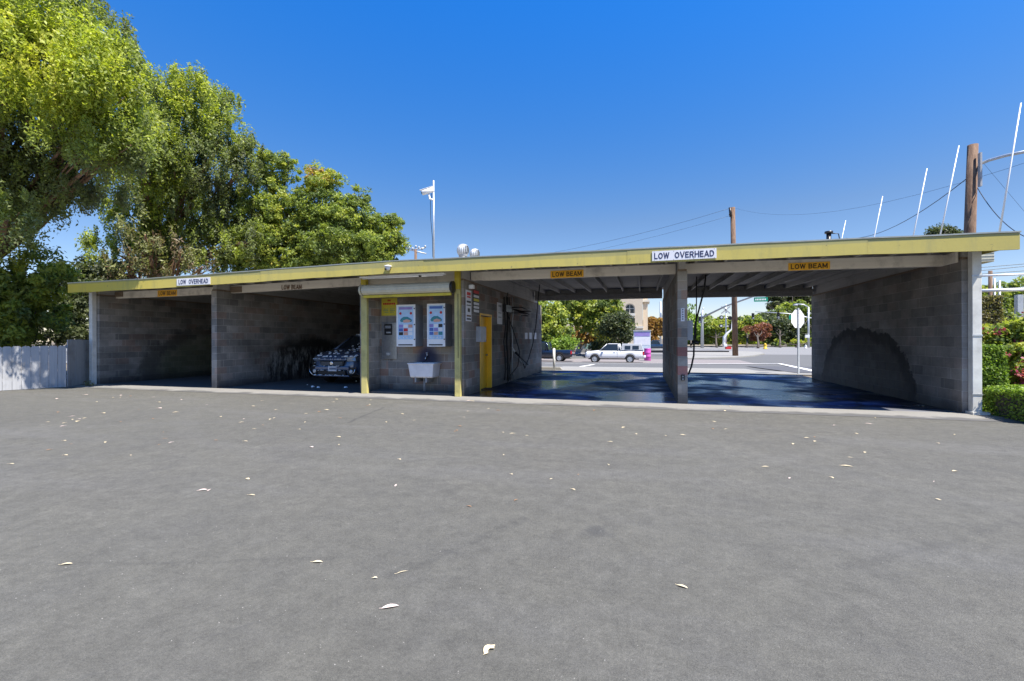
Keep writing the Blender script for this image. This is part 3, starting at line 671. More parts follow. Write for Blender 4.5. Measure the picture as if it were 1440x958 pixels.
for (a, b) in ((XA+0.004, XB-0.204), (XB+0.004, XC-0.204)): box_obj('rear_blocking', a, b, YB-0.18, YB-0.02, 14*CH+0.002, 3.25, M['rafter'], bld)
# broken board ends at the left bays, patch board at the right wall
box_obj('patch_board', XA+0.004, XA+0.34, BY-0.03, BY-0.004, 2.84, 3.0, M['oldwood'], bld)
box_obj('patch_board', XB+0.004, XB+0.42, BY-0.03, BY-0.004, 2.83, 3.0, M['oldwood'], bld)
box_obj('patch_board', XG-0.045, XG-0.004, Y0+0.08, BY-0.006, 2.80, 3.0, M['beam'], bld, bevel=0.004)
# white steel posts at the two outer ends
box_obj('corner_post', XA-0.25, XA-0.10, Y0-0.13, Y0-0.008, 0, 2.99, M['whitepost'], bld, bevel=0.006)
cp = box_obj('corner_post', XG+0.085, XG+0.225, Y0-0.13, Y0-0.008, 0, 2.99, M['whitepost'], bld, bevel=0.006)
for z in (0.35, 1.42, 2.5): box_obj('strap', XG+0.078, XG+0.232, Y0-0.137, Y0-0.125, z, z+0.03, M['galv'], cp)
box_obj('foot_plate', XG+0.05, XG+0.30, Y0-0.2, Y0+0.02, 0.005, 0.05, M['whitepost'], cp)
# white louvred box beyond the right wall, under the eave
a = P(1373, 369, 11.6); b = P(1399, 352, 11.6)
lb = box_obj('eave_box', a.x, b.x, 11.6, 12.2, a.z, b.z, M['cream'], bld, bevel=0.01)
for k in range(3): box_obj('seam', a.x-0.002+0.0*k, b.x+0.002, 11.593, 11.6, a.z+(k+0.8)*(b.z-a.z)/3.6, a.z+(k+0.86)*(b.z-a.z)/3.6, M['gal'], lb)
# yellow door in the side wall of the third bay
dtop = 11*CH-0.13
fr = MB().box(XE-0.195, XE+0.012, DY0, DY0+0.05, 0, dtop).box(XE-0.195, XE+0.012, DY1-0.05, DY1, 0, dtop).box(XE-0.195, XE+0.012, DY0+0.05, DY1-0.05, dtop-0.05, dtop)
fr = fr.build('door_frame', M['door'], bld, bevel=0.004)
dr = box_obj('door', XE-0.17, XE-0.13, DY0+0.052, DY1-0.052, 0.01, dtop-0.052, M['door'], bld, bevel=0.004)
MB().tube([(XE-0.13, DY1-0.14, 0.95), (XE-0.075, DY1-0.14, 0.95)], 0.025, 12).tube([(XE-0.08, DY1-0.14, 0.95), (XE-0.08, DY1-0.24, 0.95)], 0.011, 8).build('handle', M['steel'], dr)
for z in (0.3, 1.1, 1.85): MB().tube([(XE-0.122, DY0+0.058, z), (XE-0.122, DY0+0.058, z+0.09)], 0.012, 8).build('hinge', M['steel'], dr)
# alcove floor step, head board, yellow posts
box_obj('alcove_step', XC+0.002, XE-0.202, Y0+0.06, 10.997, 0.003, 0.05, M['dryfloor'], bld)
box_obj('head_board', XC+0.01, XE-0.21, 10.42, 10.47, 2.84, 3.1, M['beam'], bld)
for (pa, pb) in ((509, 517), (640, 648)):
    xa, xb = X_at(pa, Y0-0.06), X_at(pb, Y0-0.06)
    box_obj('yellow_post', xa, xb, Y0-0.10, Y0-0.006, 0.0, 2.62, M['yframe'], bld, bevel=0.008)
    box_obj('yellow_bracket', xa+0.01, xb-0.01, Y0-0.12, Y0-0.01, 2.623, 3.09, M['ybright'], bld, bevel=0.006)

# roll-up shutter over the alcove
sx0, sx1 = X_at(511, 10.1), X_at(634, 10.1); sy, szc, sr = 10.13, 2.66, 0.125
sh = thing('roll_up_shutter', ((sx0+sx1)/2, sy, 2.5), 'cream rolled-up steel shutter above the vending alcove', 'shutter')
prof = []
for k in range(28):
    q = 2*math.pi*k/28; rr = sr+(0.006 if k % 2 else 0); prof.append((0, sy+rr*math.cos(q), szc+rr*math.sin(q)))
MB().poly([(sx0, p[1], p[2]) for p in prof], (sx1-sx0, 0, 0)).build('shutter_roll', M['cream'], sh)
for xq, nm in ((sx0-0.07, 'end_disc'), (sx1+0.02, 'end_disc')):
    MB().lathe((xq, sy, szc), [(sr+0.02, 0), (sr+0.02, 0.045)], 24, 'X').build(nm, M['cream'] if xq < sx0 else M['black'], sh)
MB().box(sx0, sx1, sy-0.03, sy+0.03, szc-sr-0.075, szc-sr-0.012).build('bottom_bar', M['ybright'], sh, bevel=0.004)
xc_ = X_at(636, 10.1)
MB().tube([(xc_+0.10, 10.22, 2.5), (xc_+0.10, 10.22, 0.95)], 0.008, 6).build('pull_chain', M['black'], sh)
# tube light under the fascia
la, lb_ = P(507, 390.5, 9.85), P(626, 382.5, 9.85)
lt = thing('strip_light', (0.5*(la.x+lb_.x), 9.85, la.z), 'long white strip light under the eave over the alcove', 'light')
box_obj('housing', la.x, lb_.x, 9.80, 9.92, 2.925, 2.968, M['white'], lt, bevel=0.008)
MB().tube([(la.x+0.05, 9.86, 2.911), (lb_.x-0.05, 9.86, 2.911)], 0.013, 8).build('tube', M['white'], lt)
q = P(591, 386, 9.83); MB().lathe((q.x, 9.83, 2.893), [(0.0, 0), (0.03, 0.0), (0.035, 0.035)], 12).build('light_sensor', M['black'], lt)

# ------------------------------------------------------------------ writing on the building
def plate_sign(name, pxa, pxb, pya, pyb, Y, txt, board, ink, label, cat='sign', bold=0.012, fill=(0.88, 0.62), group=None, screws=False):
    xa, xb = X_at(pxa, Y), X_at(pxb, Y); mid = (pxa+pxb)/2; z1, z0 = Z_at(mid, pya, Y), Z_at(mid, pyb, Y)
    t = thing(name, ((xa+xb)/2, Y, z0), label, cat, group)
    if board: box_obj('board', xa, xb, Y-0.004, Y+0.004, z0, z1, M[board], t)
    add_text(txt, Vector(((xa+xb)/2, Y-0.006, (z0+z1)/2)), (xb-xa)*fill[0], (z1-z0)*fill[1], M[ink], t, bold=bold)
    if screws:
        for k in range(4):
            for zz in (z0+0.015, z1-0.015):
                xx = xa+0.04+(xb-xa-0.08)*k/3; MB().lathe((xx, Y-0.004, zz), [(0.006, 0), (0.004, -0.003)], 8, 'Y').build('screw', M['black'], t)
    return t
SY = FY-0.0315
g1, g2 = 'low overhead signs on the fascia', 'low beam signs over the bays'
plate_sign('overhead_sign', 249, 296, 391.0, 400.9, SY, 'LOW  OVERHEAD', 'signwhite', 'navy', 'small white LOW OVERHEAD sign at the left end of the yellow fascia', group=g1)
plate_sign('overhead_sign', 917.5, 1008, 351.3, 365.2, SY, 'LOW  OVERHEAD', 'signwhite', 'navy', 'large white LOW OVERHEAD sign on the fascia above the free block pier', fill=(0.93, 0.60), group=g1, screws=True, bold=0.02)
BS = BY-0.006
plate_sign('beam_sign', 222, 249, 408, 417, BS, 'LOW BEAM', 'orange', 'brownprint', 'small faded orange LOW BEAM sign over the leftmost bay', group=g2)
plate_sign('beam_sign', 395, 426, 399.5, 408.5, BS, 'LOW BEAM', None, 'brownprint', 'bare brown LOW BEAM lettering on the beam over the soapy car', group=g2, fill=(0.9, 0.7), bold=0.0)
plate_sign('beam_sign', 774.5, 821, 380.3, 390.6, BS, 'LOW BEAM', 'orange', 'blackprint', 'orange LOW BEAM sign over the bay beside the yellow door', group=g2, bold=0.0)
plate_sign('beam_sign', 1109, 1167.5, 369.0, 379.8, BS, 'LOW BEAM', 'orange', 'blackprint', 'orange LOW BEAM sign over the rightmost bay', group=g2, bold=0.0)

# ------------------------------------------------------------------ things in the alcove
AW = 11.0
def vending(pxa, pxb, pyt, pyb, second, label):
    Yf = 10.56; xa, xb = X_at(pxa, Yf), X_at(pxb, Yf); mid = (pxa+pxb)/2; zt, zb = Z_at(mid, pyt, Yf), Z_at(mid, pyb, Yf)
    t = thing('vending_machine', ((xa+xb)/2, AW, zb), label, 'vending machine', 'wall-hung vending machines in the alcove')
    box_obj('cabinet', xa, xb, Yf+0.02, AW-0.001, zb, zt, M['greybox'], t, bevel=0.006)
    dr = box_obj('door', xa, xb, Yf, Yf+0.018, zb, zt, M['white'], t, bevel=0.004)
    W, H = xb-xa, zt-zb; F = Yf-0.003
    def pic(x0, x1, z0, z1, mm, nm='printed_panel', lift=0.0):
        box_obj(nm, xa+W*x0, xa+W*x1, F-lift, F+0.002-lift, zb+H*z0, zb+H*z1, M[mm], dr)
    pic(0.09, 0.91, 0.17, 0.96, 'blueprint')
    pic(0.15, 0.85, 0.88, 0.94, 'deepblue' if second else 'purple', 'printed_title', 0.002)
    for x0 in (0.13, 0.69): 
        MB().lathe((xa+W*(x0+0.09), F-0.002, zb+H*0.79), [(0.035, 0), (0.035, -0.002)], 12, 'Y').build('printed_dot', M['red'], dr)
    # little picture of a dark low shape in the middle
    pts = [(0.2, 0.62), (0.26, 0.67), (0.40, 0.71), (0.6, 0.71), (0.74, 0.67), (0.84, 0.63), (0.8, 0.585), (0.25, 0.585)]
    MB().poly([(xa+W*p, F-0.002, zb+H*q) for p, q in pts], (0, -0.002, 0)).build('printed_picture', M['teal'], dr)
    pts = [(0.36, 0.62), (0.55, 0.65), (0.78, 0.62), (0.7, 0.575), (0.4, 0.57)]
    MB().poly([(xa+W*p, F-0.0045, zb+H*q) for p, q in pts], (0, -0.002, 0)).build('printed_picture', M['skin'], dr)
    cols = ['purple', 'white', 'skin', 'deepblue', 'red', 'white', 'blackprint', 'skin', 'white'] if not second else ['purple', 'white', 'blackprint', 'deepblue', 'purple', 'white', 'deepblue', 'skin', 'teal']
    for k in range(9):
        i, j = k % 3, k//3; pic(0.14+0.25*i, 0.36+0.25*i, 0.45-0.09*j, 0.525-0.09*j, cols[k], 'product_label', 0.002)
    for k in range(4): MB().lathe((xa+W*(0.2+0.19*k), F-0.002, zb+H*0.215), [(0.018, 0), (0.014, -0.012)], 10, 'Y').build('button', M['white'], dr)
    pic(0.1, 0.86, 0.025, 0.055, 'black', 'dispensing_slot', 0.0)
    for zz in (0.9, 0.52, 0.17): MB().lathe((xb-0.02, Yf-0.001, zb+H*zz), [(0.016, 0), (0.016, -0.014)], 10, 'Y').build('lock', M['black'], dr)
    return t
vending(557.5, 584, 428.5, 487.5, False, 'white vending machine with red and pink product picture, left of the two')
vending(600.5, 626, 427, 487.5, True, 'white vending machine with purple product labels, nearest the right yellow post')
# steel money changer
xa, xb = X_at(537, AW-0.02), X_at(558, AW-0.02)
z0, z1 = Z_at(547, 505, AW), Z_at(547, 454, AW)
t = thing('money_changer', ((xa+xb)/2, AW, z0), 'flat steel money changer panel with black bill slot set into the alcove wall', 'money changer')
box_obj('panel', xa, xb, AW-0.03, AW-0.001, z0, z1, M['steel'], t, bevel=0.004)
c = P(546, 463.5, AW-0.04); bz = box_obj('bill_slot', c.x-0.115, c.x+0.115, AW-0.05, AW-0.03, c.z-0.15, c.z+0.15, M['black'], t, bevel=0.004)
box_obj('display', c.x-0.085, c.x+0.085, AW-0.054, AW-0.05, c.z+0.03, c.z+0.10, M['greybox'], bz); box_obj('slot_lip', c.x-0.05, c.x+0.085, AW-0.06, AW-0.05, c.z-0.10, c.z-0.065, M['galv'], bz)
c = P(546, 498, AW-0.04); box_obj('coin_cup', c.x-0.05, c.x+0.05, AW-0.07, AW-0.03, c.z-0.04, c.z+0.04, M['galv'], t, bevel=0.006)
# yellow notice
xa, xb = X_at(537, AW), X_at(559, AW); z0, z1 = Z_at(548, 444, AW), Z_at(548, 419.5, AW)
t = thing('notice', ((xa+xb)/2, AW, z0), 'yellow notice with red words above the money changer', 'notice')
box_obj('board', xa, xb, AW-0.012, AW-0.001, z0, z1, M['ysign'], t)
for (h, wd, th, mm) in ((0.82, 0.22, 0.09, 'red'), (0.62, 0.78, 0.11, 'red'), (0.36, 0.7, 0.03, 'teal'), (0.27, 0.76, 0.03, 'teal'), (0.18, 0.6, 0.03, 'teal')):
    n = 7 if wd > 0.5 else 2; W = xb-xa
    for k in range(n):
        if mm == 'teal' and k in (3,): continue
        a0 = (xa+xb)/2-W*wd/2+W*wd*k/n; box_obj('printed_word', a0, a0+W*wd/n*0.78, AW-0.015, AW-0.012, z0+(z1-z0)*h, z0+(z1-z0)*(h+th), M[mm], t)
# sink
sxm = (X_at(577, 10.7)+X_at(614, 10.7))/2; swd = (X_at(614, 10.7)-X_at(577, 10.7))/2; zt = Z_at(595, 510.5, 10.7); zbm = Z_at(595, 531, 10.7)
t = thing('utility_sink', (sxm, 10.8, 0.05), 'white utility sink on a dark drain pipe in the alcove', 'sink')
def ring(hw, hd, z, yc=10.76): return [(sxm-hw, yc-hd, z), (sxm+hw, yc-hd, z), (sxm+hw, yc+hd, z), (sxm-hw, yc+hd, z)]
m = MB(); w0, w1 = swd, swd*0.84
rs = [ring(w1-0.02, 0.16, zbm), ring(w1, 0.19, zbm+0.03), ring(w0-0.02, 0.225, zt-0.03), ring(w0, 0.24, zt-0.025), ring(w0, 0.24, zt), ring(w0-0.035, 0.2, zt), ring(w1-0.03, 0.16, zbm+0.05)]
vs = [p for r_ in rs for p in r_]; fs = [(0, 3, 2, 1)]+[(i*4+k, i*4+(k+1) % 4, i*4+4+(k+1) % 4, i*4+4+k) for i in range(6) for k in range(4)]+[(24, 25, 26, 27)]
m.add(vs, fs).build('basin', M['sink'], t, bevel=0.012)
MB().tube([(sxm-0.02, 10.8, zbm), (sxm-0.02, 10.8, 0.42), (sxm-0.02, 10.8, 0.36)], [0.035, 0.035, 0.05], 10).tube([(sxm-0.02, 10.8, 0.36), (sxm-0.02, 10.8, 0.051)], 0.038, 10).build('drain_pipe', M['greybox'], t)
box_obj('wall_bracket', sxm+0.10, sxm+0.14, 10.6, 10.99, zbm-0.12, zbm-0.005, M['greybox'], t); box_obj('wall_bracket', sxm-0.2, sxm-0.16, 10.6, 10.99, zbm-0.12, zbm-0.005, M['greybox'], t)
tp = P(601, 500, 10.95)
tap = MB().tube([(tp.x, 10.997, tp.z-0.03), (tp.x, 10.88, tp.z-0.03), (tp.x, 10.84, tp.z-0.06), (tp.x, 10.84, tp.z-0.10)], 0.017, 10).tube([(tp.x, 10.93, tp.z-0.03), (tp.x, 10.93, tp.z+0.07)], 0.014, 8).build('tap', M['chrome'], t)
MB().lathe((tp.x, 10.93, tp.z+0.06), [(0.05, 0), (0.05, 0.018)], 12).build('tap_handle', M['chrome'], tap)
MB().tube([(tp.x, 10.98, tp.z-0.03), (tp.x-0.04, 10.93, tp.z-0.14), (tp.x-0.12, 10.9, zt+0.0)], 0.012, 8).build('supply_hose', M['rubber'], t)

# ------------------------------------------------------------------ side wall of the third bay (x = XE)
def wall_plate(name, pxa, pxb, pyt, pyb, mat, label, cat, X=XE, th=0.012, rows=(), sgn=1, bevel=0):
    ya, yb = sorted((Y_on(pxa, X), Y_on(pxb, X))); pm = (pxa+pxb)/2; ym = Y_on(pm, X); z1, z0 = Z_at(pm, pyt, ym), Z_at(pm, pyb, ym)
    t = thing(name, (X, (ya+yb)/2, z0), label, cat)
    xa_, xb_ = (X+0.001, X+th) if sgn > 0 else (X-th, X-0.001)
    box_obj('board', xa_, xb_, ya, yb, z0, z1, M[mat], t, bevel=bevel)
    for (v0, v1, h0, h1, mm) in rows:
        e0, e1 = (xb_, xb_+0.003) if sgn > 0 else (xa_-0.003, xa_)
        box_obj('printed_line', e0, e1, ya+(yb-ya)*h0, ya+(yb-ya)*h1, z0+(z1-z0)*v0, z0+(z1-z0)*v1, M[mm], t)
    return t
wall_plate('notice', 655, 662.5, 408.5, 452, 'signwhite', 'tall narrow white notice nearest the front edge of the third bay wall', 'notice',
           rows=((0.84, 0.94, 0.15, 0.85, 'red'), (0.76, 0.81, 0.15, 0.85, 'red'), (0.6, 0.66, 0.1, 0.9, 'blackprint'), (0.5, 0.53, 0.1, 0.9, 'blackprint'), (0.3, 0.42, 0.3, 0.7, 'blackprint'), (0.15, 0.2, 0.1, 0.9, 'brownprint'), (0.05, 0.1, 0.1, 0.9, 'blackprint')))
wall_plate('menu_board', 665, 673.5, 408, 440, 'blackprint', 'dark menu board with yellow and white strips above the yellow door', 'sign',
           rows=tuple((0.02+0.16*k, 0.13+0.16*k, 0.08, 0.95, 'signwhite' if k != 3 else 'ysign') for k in range(5))+((0.84, 0.97, 0.08, 0.95, 'red'),))
wall_plate('notice', 699, 706, 426, 456, 'signwhite', 'faded grey-white notice on the wall right of the yellow door', 'notice', rows=((0.8, 0.9, 0.2, 0.8, 'gal'), (0.5, 0.55, 0.2, 0.8, 'gal'), (0.3, 0.35, 0.2, 0.8, 'gal')))
# grey coin box beside the door
t = wall_plate('coin_box', 669, 677, 459.5, 481, 'gal', 'pale grey coin box hanging beside the yellow door', 'coin box', th=0.14, bevel=0.01)
for i, (pa, pb) in enumerate(((738, 741.5), (744, 747.5), (750.5, 754))):
    wall_plate('small_plate', pa, pb, 468, 477, 'signwhite', ['small white plate farthest left of the three on the bay wall', 'small white plate in the middle of the three on the bay wall', 'small white plate nearest the street of the three on the bay wall'][i], 'plate')
# floodlight at top, reel, hoses and pipes
a = P(664, 397, 10.75)
t = thing('floodlight', (XE+0.02, 10.75, a.z), 'small white floodlight at the front corner of the third bay', 'light')
box_obj('housing', XE+0.04, XE+0.16, 10.6, 10.72, 2.66, 2.76, M['white'], t, bevel=0.01); MB().tube([(XE, 10.68, 2.75), (XE+0.1, 10.68, 2.75)], 0.012, 8).build('arm', M['galv'], t)
def wallpt(px, py, X, off): 
    y = Y_on(px, X); return Vector((X+off, y, Z_at(px, py, y)))
t = thing('hose_bundle', (XE, Y_on(712, XE), 0.1), 'tangle of black hoses and pipes running down the wall past the yellow door', 'hose')
for k, (px, r_) in enumerate(((708, 0.018), (712, 0.03), (715, 0.014), (719, 0.018))):
    pts = [wallpt(px+random.uniform(-1, 1), py, XE, 0.05+0.02*math.sin(py*0.1+k)) for py in (418, 440, 460, 480, 500, 520, 535)]
    MB().tube(pts, r_, 8).build('pipe' if k % 2 else 'hose', M['galv'] if k == 3 else M['rubber'], t)
pts = [wallpt(712, 412, XE, 0.06), wallpt(708, 420, XE, 0.1), wallpt(710, 445, XE, 0.12), wallpt(716, 470, XE, 0.18), wallpt(722, 495, XE, 0.22), wallpt(720, 515, XE, 0.2), wallpt(711, 528, XE, 0.15), wallpt(708, 541, XE, 0.1)]
MB().tube(pts, 0.014, 8).build('hose', M['rubber'], t)
box_obj('valve_box', XE+0.005, XE+0.14, Y_on(706, XE), Y_on(714, XE), 2.25, 2.48, M['black'], t, bevel=0.01)
t = thing('wall_bracket_rack', (XE, Y_on(722, XE), 2.3), 'black wire hose bracket high on the third bay wall', 'bracket')
yq = Y_on(717, XE); yq2 = Y_on(733, XE)
MB().tube([(XE+0.005, yq, 2.44), (XE+0.4, yq, 2.44), (XE+0.4, yq2, 2.40), (XE+0.005, yq2, 2.40)], 0.018, 8).tube([(XE+0.005, yq, 2.26), (XE+0.35, yq, 2.26), (XE+0.35, yq2, 2.24), (XE+0.005, yq2, 2.24)], 0.014, 8).build('frame', M['black'], t)
for k in range(5):
    yy = yq+(yq2-yq)*(k+0.5)/5; MB().tube([(XE+0.01, yy, 2.42), (XE+0.38, yy, 2.25)], 0.01, 6).build('wire', M['black'], t)
t = thing('spray_wand', (XE+0.1, Y_on(728, XE), 0.8), 'black spray wand hanging in a holder on the third bay wall', 'spray wand')
MB().tube([wallpt(718, 489, XE, 0.06), wallpt(722, 497, XE, 0.08), wallpt(729, 509, XE, 0.1)], [0.02, 0.03, 0.02], 8).build('holder', M['white'], t)
MB().tube([wallpt(720, 496, XE, 0.13), wallpt(726, 502, XE, 0.13), wallpt(738, 513, XE, 0.12)], [0.04, 0.025, 0.018], 8).build('wand', M['rubber'], t)
# hanging hose from the roof down to the wall end
t = thing('ceiling_hose', (X_at(757, 16), 16.0, 0.3), 'thin black hose looping from the roof to the far end of the third bay wall', 'hose')
MB().tube([P(760, 394, 15.6), P(757, 420, 15.9), P(754, 455, 16.2), P(749, 485, 16.0), P(743, 505, 15.6), P(738, 518, 15.0), P(736, 512, 14.6)], 0.016, 8).build('hose', M['rubber'], t)
# free pier things
t = thing('pier_label', (X_at(960, Y0), Y0, 1.7), 'narrow white numbered label on the face of the free block pier', 'sign')
a, b = P(957.6, 452, Y0), P(962.8, 433.5, Y0); box_obj('board', a.x, b.x, Y0-0.012, Y0-0.004, a.z, b.z, M['signwhite'], t)
for k in range(5): box_obj('printed_mark', a.x+0.025, b.x-0.025, Y0-0.015, Y0-0.012, a.z+0.035+0.05*k, a.z+0.06+0.05*k, M['navy'], t)
t = thing('outlet_box', (X_at(960, Y0), Y0, 0.5), 'black electrical outlet low on the face of the free block pier', 'outlet')
a, b = P(957.5, 535, Y0), P(962.5, 527, Y0); bx = box_obj('cover', a.x, b.x, Y0-0.03, Y0-0.004, a.z, b.z, M['black'], t, bevel=0.004)
for k in range(2): box_obj('socket', a.x+0.02, b.x-0.02, Y0-0.034, Y0-0.03, a.z+0.012+0.055*k, a.z+0.045+0.055*k, M['greybox'], bx)
t = thing('timer_box', (XF+0.3, 10.9, 1.3), 'grey steel timer box on the right side of the free pier', 'box')
bx = box_obj('cabinet', XF+0.205, XF+0.32, 10.62, 10.92, 1.37, 1.78, M['greybox'], t, bevel=0.008); box_obj('lid', XF+0.203, XF+0.33, 10.6, 10.62, 1.36, 1.79, M['gal'], bx, bevel=0.004)
t = thing('boom_hose', (X_at(975, 11.2), 11.2, 0.6), 'black high-pressure hose hanging from the roof beside the free pier', 'hose')
YH = 11.6
MB().tube([P(993, 387, YH), P(990, 410, YH), P(984, 432, YH), P(978, 455, YH), P(976, 480, YH), P(975.5, 500, YH-0.2), P(972, 516, YH-0.5), P(968, 526, YH-0.9)], 0.02, 8).build('hose', M['rubber'], t)
MB().tube([P(980, 389, YH+0.3), P(979.5, 430, YH+0.3), P(978.5, 480, YH+0.1)], 0.013, 8).build('drop_hose', M['rubber'], t)
MB().tube([P(973, 480, YH-0.1), P(983, 483, YH-0.1)], [0.03, 0.045], 8).tube([P(971, 485, YH-0.15), P(978, 481, YH-0.1)], 0.022, 8).build('trigger_gun', M['black'], t)
# pipe in the back corner of bay two
yq = YB-0.24
t = thing('corner_pipe', (XB+0.35, yq, 0), 'tall thin metal pipe in the back corner behind the soapy car', 'pipe')
MB().tube([(XB+0.06, yq, 0.0), (XB+0.06, yq, 2.98)], 0.035, 10).build('pipe', M['oldwood'], t)
for z in (0.5, 1.6, 2.6): box_obj('clip', XB+0.01, XB+0.11, yq-0.045, yq+0.03, z, z+0.03, M['galv'], t)

# ------------------------------------------------------------------ roof fittings
def turbine(px, ptop, Y, wpx, label):
    d = D_at(px, Y); r = wpx/2*d/FPX; x = X_at(px, Y); zt_ = Z_at(px, ptop, Y); zr = rz_(Y)+0.17+crown_z(x)
    t = thing('roof_vent', (x, Y, zr), label, 'roof vent', 'spinning turbine vents on the roof')
    MB().tube([(x, Y, zr), (x, Y, zt_-2*r)], r*0.62, 16).build('stem', M['galv'], t)
    hd = MB().lathe((x, Y, zt_-2*r), [(r*0.62, -0.02), (r*0.7, 0.02), (r*0.72, 2*r-0.03), (r*0.3, 2*r)], 20).build('cap', M['gal'], t)
    for k in range(18):
        q = 2*math.pi*k/18; vs = []
        for j in range(7):
            a = -1.15+2.3*j/6; rr = r*math.cos(a*0.85); z = zt_-r+r*0.9*math.sin(a)/math.sin(1.15)
            for dq in (0.0, 0.22): vs.append((x+rr*math.cos(q+dq), Y+rr*math.sin(q+dq)*1.0, z) if dq == 0 else (x+rr*0.86*math.cos(q+dq+0.1), Y+rr*0.86*math.sin(q+dq+0.1), z))
        MB().add(vs, [(2*j, 2*j+1, 2*j+3, 2*j+2) for j in range(6)]).build('fin', M['galv'], hd)
    return t
turbine(651.5, 343.5, 13.0, 17.5, 'larger round turbine vent on the roof, front one of the pair')
turbine(668, 350, 15.0, 14.5, 'smaller round turbine vent partly behind the larger one')
# security camera on mast
Yc = 10.6; t = thing('camera_mast', (X_at(610.5, Yc), Yc, 3.17), 'thin steel mast with white bullet security camera on the roof', 'security camera')
zt_ = Z_at(610, 254, Yc); x = X_at(610.5, Yc); MB().tube([(x, Yc, 3.16), (x, Yc, zt_)], 0.022, 10).build('mast', M['galv'], t)
a, b = P(594, 271.5, Yc-0.12), P(610, 266.5, Yc+0.0)
cb = MB().tube([a, a+(b-a)*0.02, b], [0.05, 0.066, 0.066], 14).build('camera_body', M['white'], t)
dv = (b-a).normalized(); MB().tube([a-dv*0.012, a+dv*0.006], 0.036, 12).build('lens', M['black'], cb)
up = Vector((0, 0, 0.062)); MB().add([a+up+Vector((0, s, 0))-dv*0.03 for s in (-0.06, 0.06)]+[b+up+Vector((0, s, 0)) for s in (0.06, -0.06)]+[a+up+Vector((0, s, 0.008))-dv*0.03 for s in (-0.06, 0.06)]+[b+up+Vector((0, s, 0.008)) for s in (0.06, -0.06)], [(0, 1, 2, 3), (4, 5, 6, 7), (0, 1, 5, 4), (1, 2, 6, 5), (2, 3, 7, 6), (3, 0, 4, 7)]).build('sun_shield', M['white'], cb)
MB().tube([a*0.4+b*0.6+Vector((0, 0, -0.05)), P(605, 280, Yc-0.02), P(610, 281, Yc)], 0.025, 10).build('bracket', M['white'], t)
MB().tube([P(608, 272, Yc), P(606, 284, Yc+0.02), P(606.5, 310, Yc+0.02), P(608.6, 335, Yc+0.02), P(609, 362, Yc+0.02)], 0.007, 6).build('cable', M['black'], t)
# dome camera on fascia
c = P(546.5, 377, FY-0.06); t = thing('dome_camera', (c.x, FY-0.03, c.z), 'small white dome camera fixed to the yellow fascia above the alcove', 'security camera')
MB().lathe((c.x, FY-0.08, c.z+0.02), [(0.085, 0.0), (0.085, 0.03), (0.03, 0.045)], 16).build('hood', M['white'], t)
MB().lathe((c.x, FY-0.08, c.z-0.055), [(0.01, -0.01), (0.045, 0.01), (0.062, 0.045), (0.062, 0.074)], 16).build('dome', M['white'], t)
MB().lathe((c.x-0.03, FY-0.145, c.z-0.035), [(0.022, -0.012), (0.022, 0.03)], 10, 'Y').build('lens', M['black'], t)
# pipe vent and thin wire
c = P(1166, 335, 12.5); t = thing('vent_pipe', (c.x, 12.5, 3.2), 'short black capped vent pipe on the roof right of centre', 'vent pipe')
zt_ = Z_at(1166, 328.5, 12.5); MB().tube([(c.x, 12.5, 3.2), (c.x, 12.5, zt_)], 0.05, 10).build('pipe', M['black'], t); MB().tube([(c.x, 12.5, zt_), (c.x, 12.5, zt_+0.05)], 0.085, 12).build('cap', M['black'], t)
MB().tube([(c.x+0.05, 12.5, zt_), (c.x+0.2, 12.5, zt_-0.02), (c.x+0.32, 12.6, zt_-0.5), (c.x+0.33, 12.6, 3.2)], 0.012, 6).build('wire', M['black'], t)
# leaning white rods along the right wall
rods = ((1437, 145, 1406, 327, 8.1, 'nearest'), (1349.5, 205, 1323, 330, 9.95, 'second nearest'), (1304.5, 237, 1285, 331, 11.3, 'middle'), (1242, 276, 1230, 333, 13.5, 'second farthest'), (1190, 310, 1184.5, 335, 16.3, 'farthest and shortest looking'))
for (tx, ty, bx_, by_, d, wd) in rods:
    T = PD(tx, ty, d); Yr = T.y; B = P(bx_, by_, Yr); dr_ = (B-T).normalized(); k = (T.z-3.05)/(-dr_.z); B2 = T+dr_*k
    t = thing('roof_rod', B2, 'leaning white rod on the right roof edge, %s of five' % wd, 'rod', 'leaning white rods along the right roof edge')
    MB().tube([B2, T], [0.016, 0.010], 8).build('rod', M['white'], t); MB().tube([B2-Vector((0, 0, 0.05)), B2+Vector((0, 0, 0.12))], 0.04, 8).build('socket', M['galv'], t)

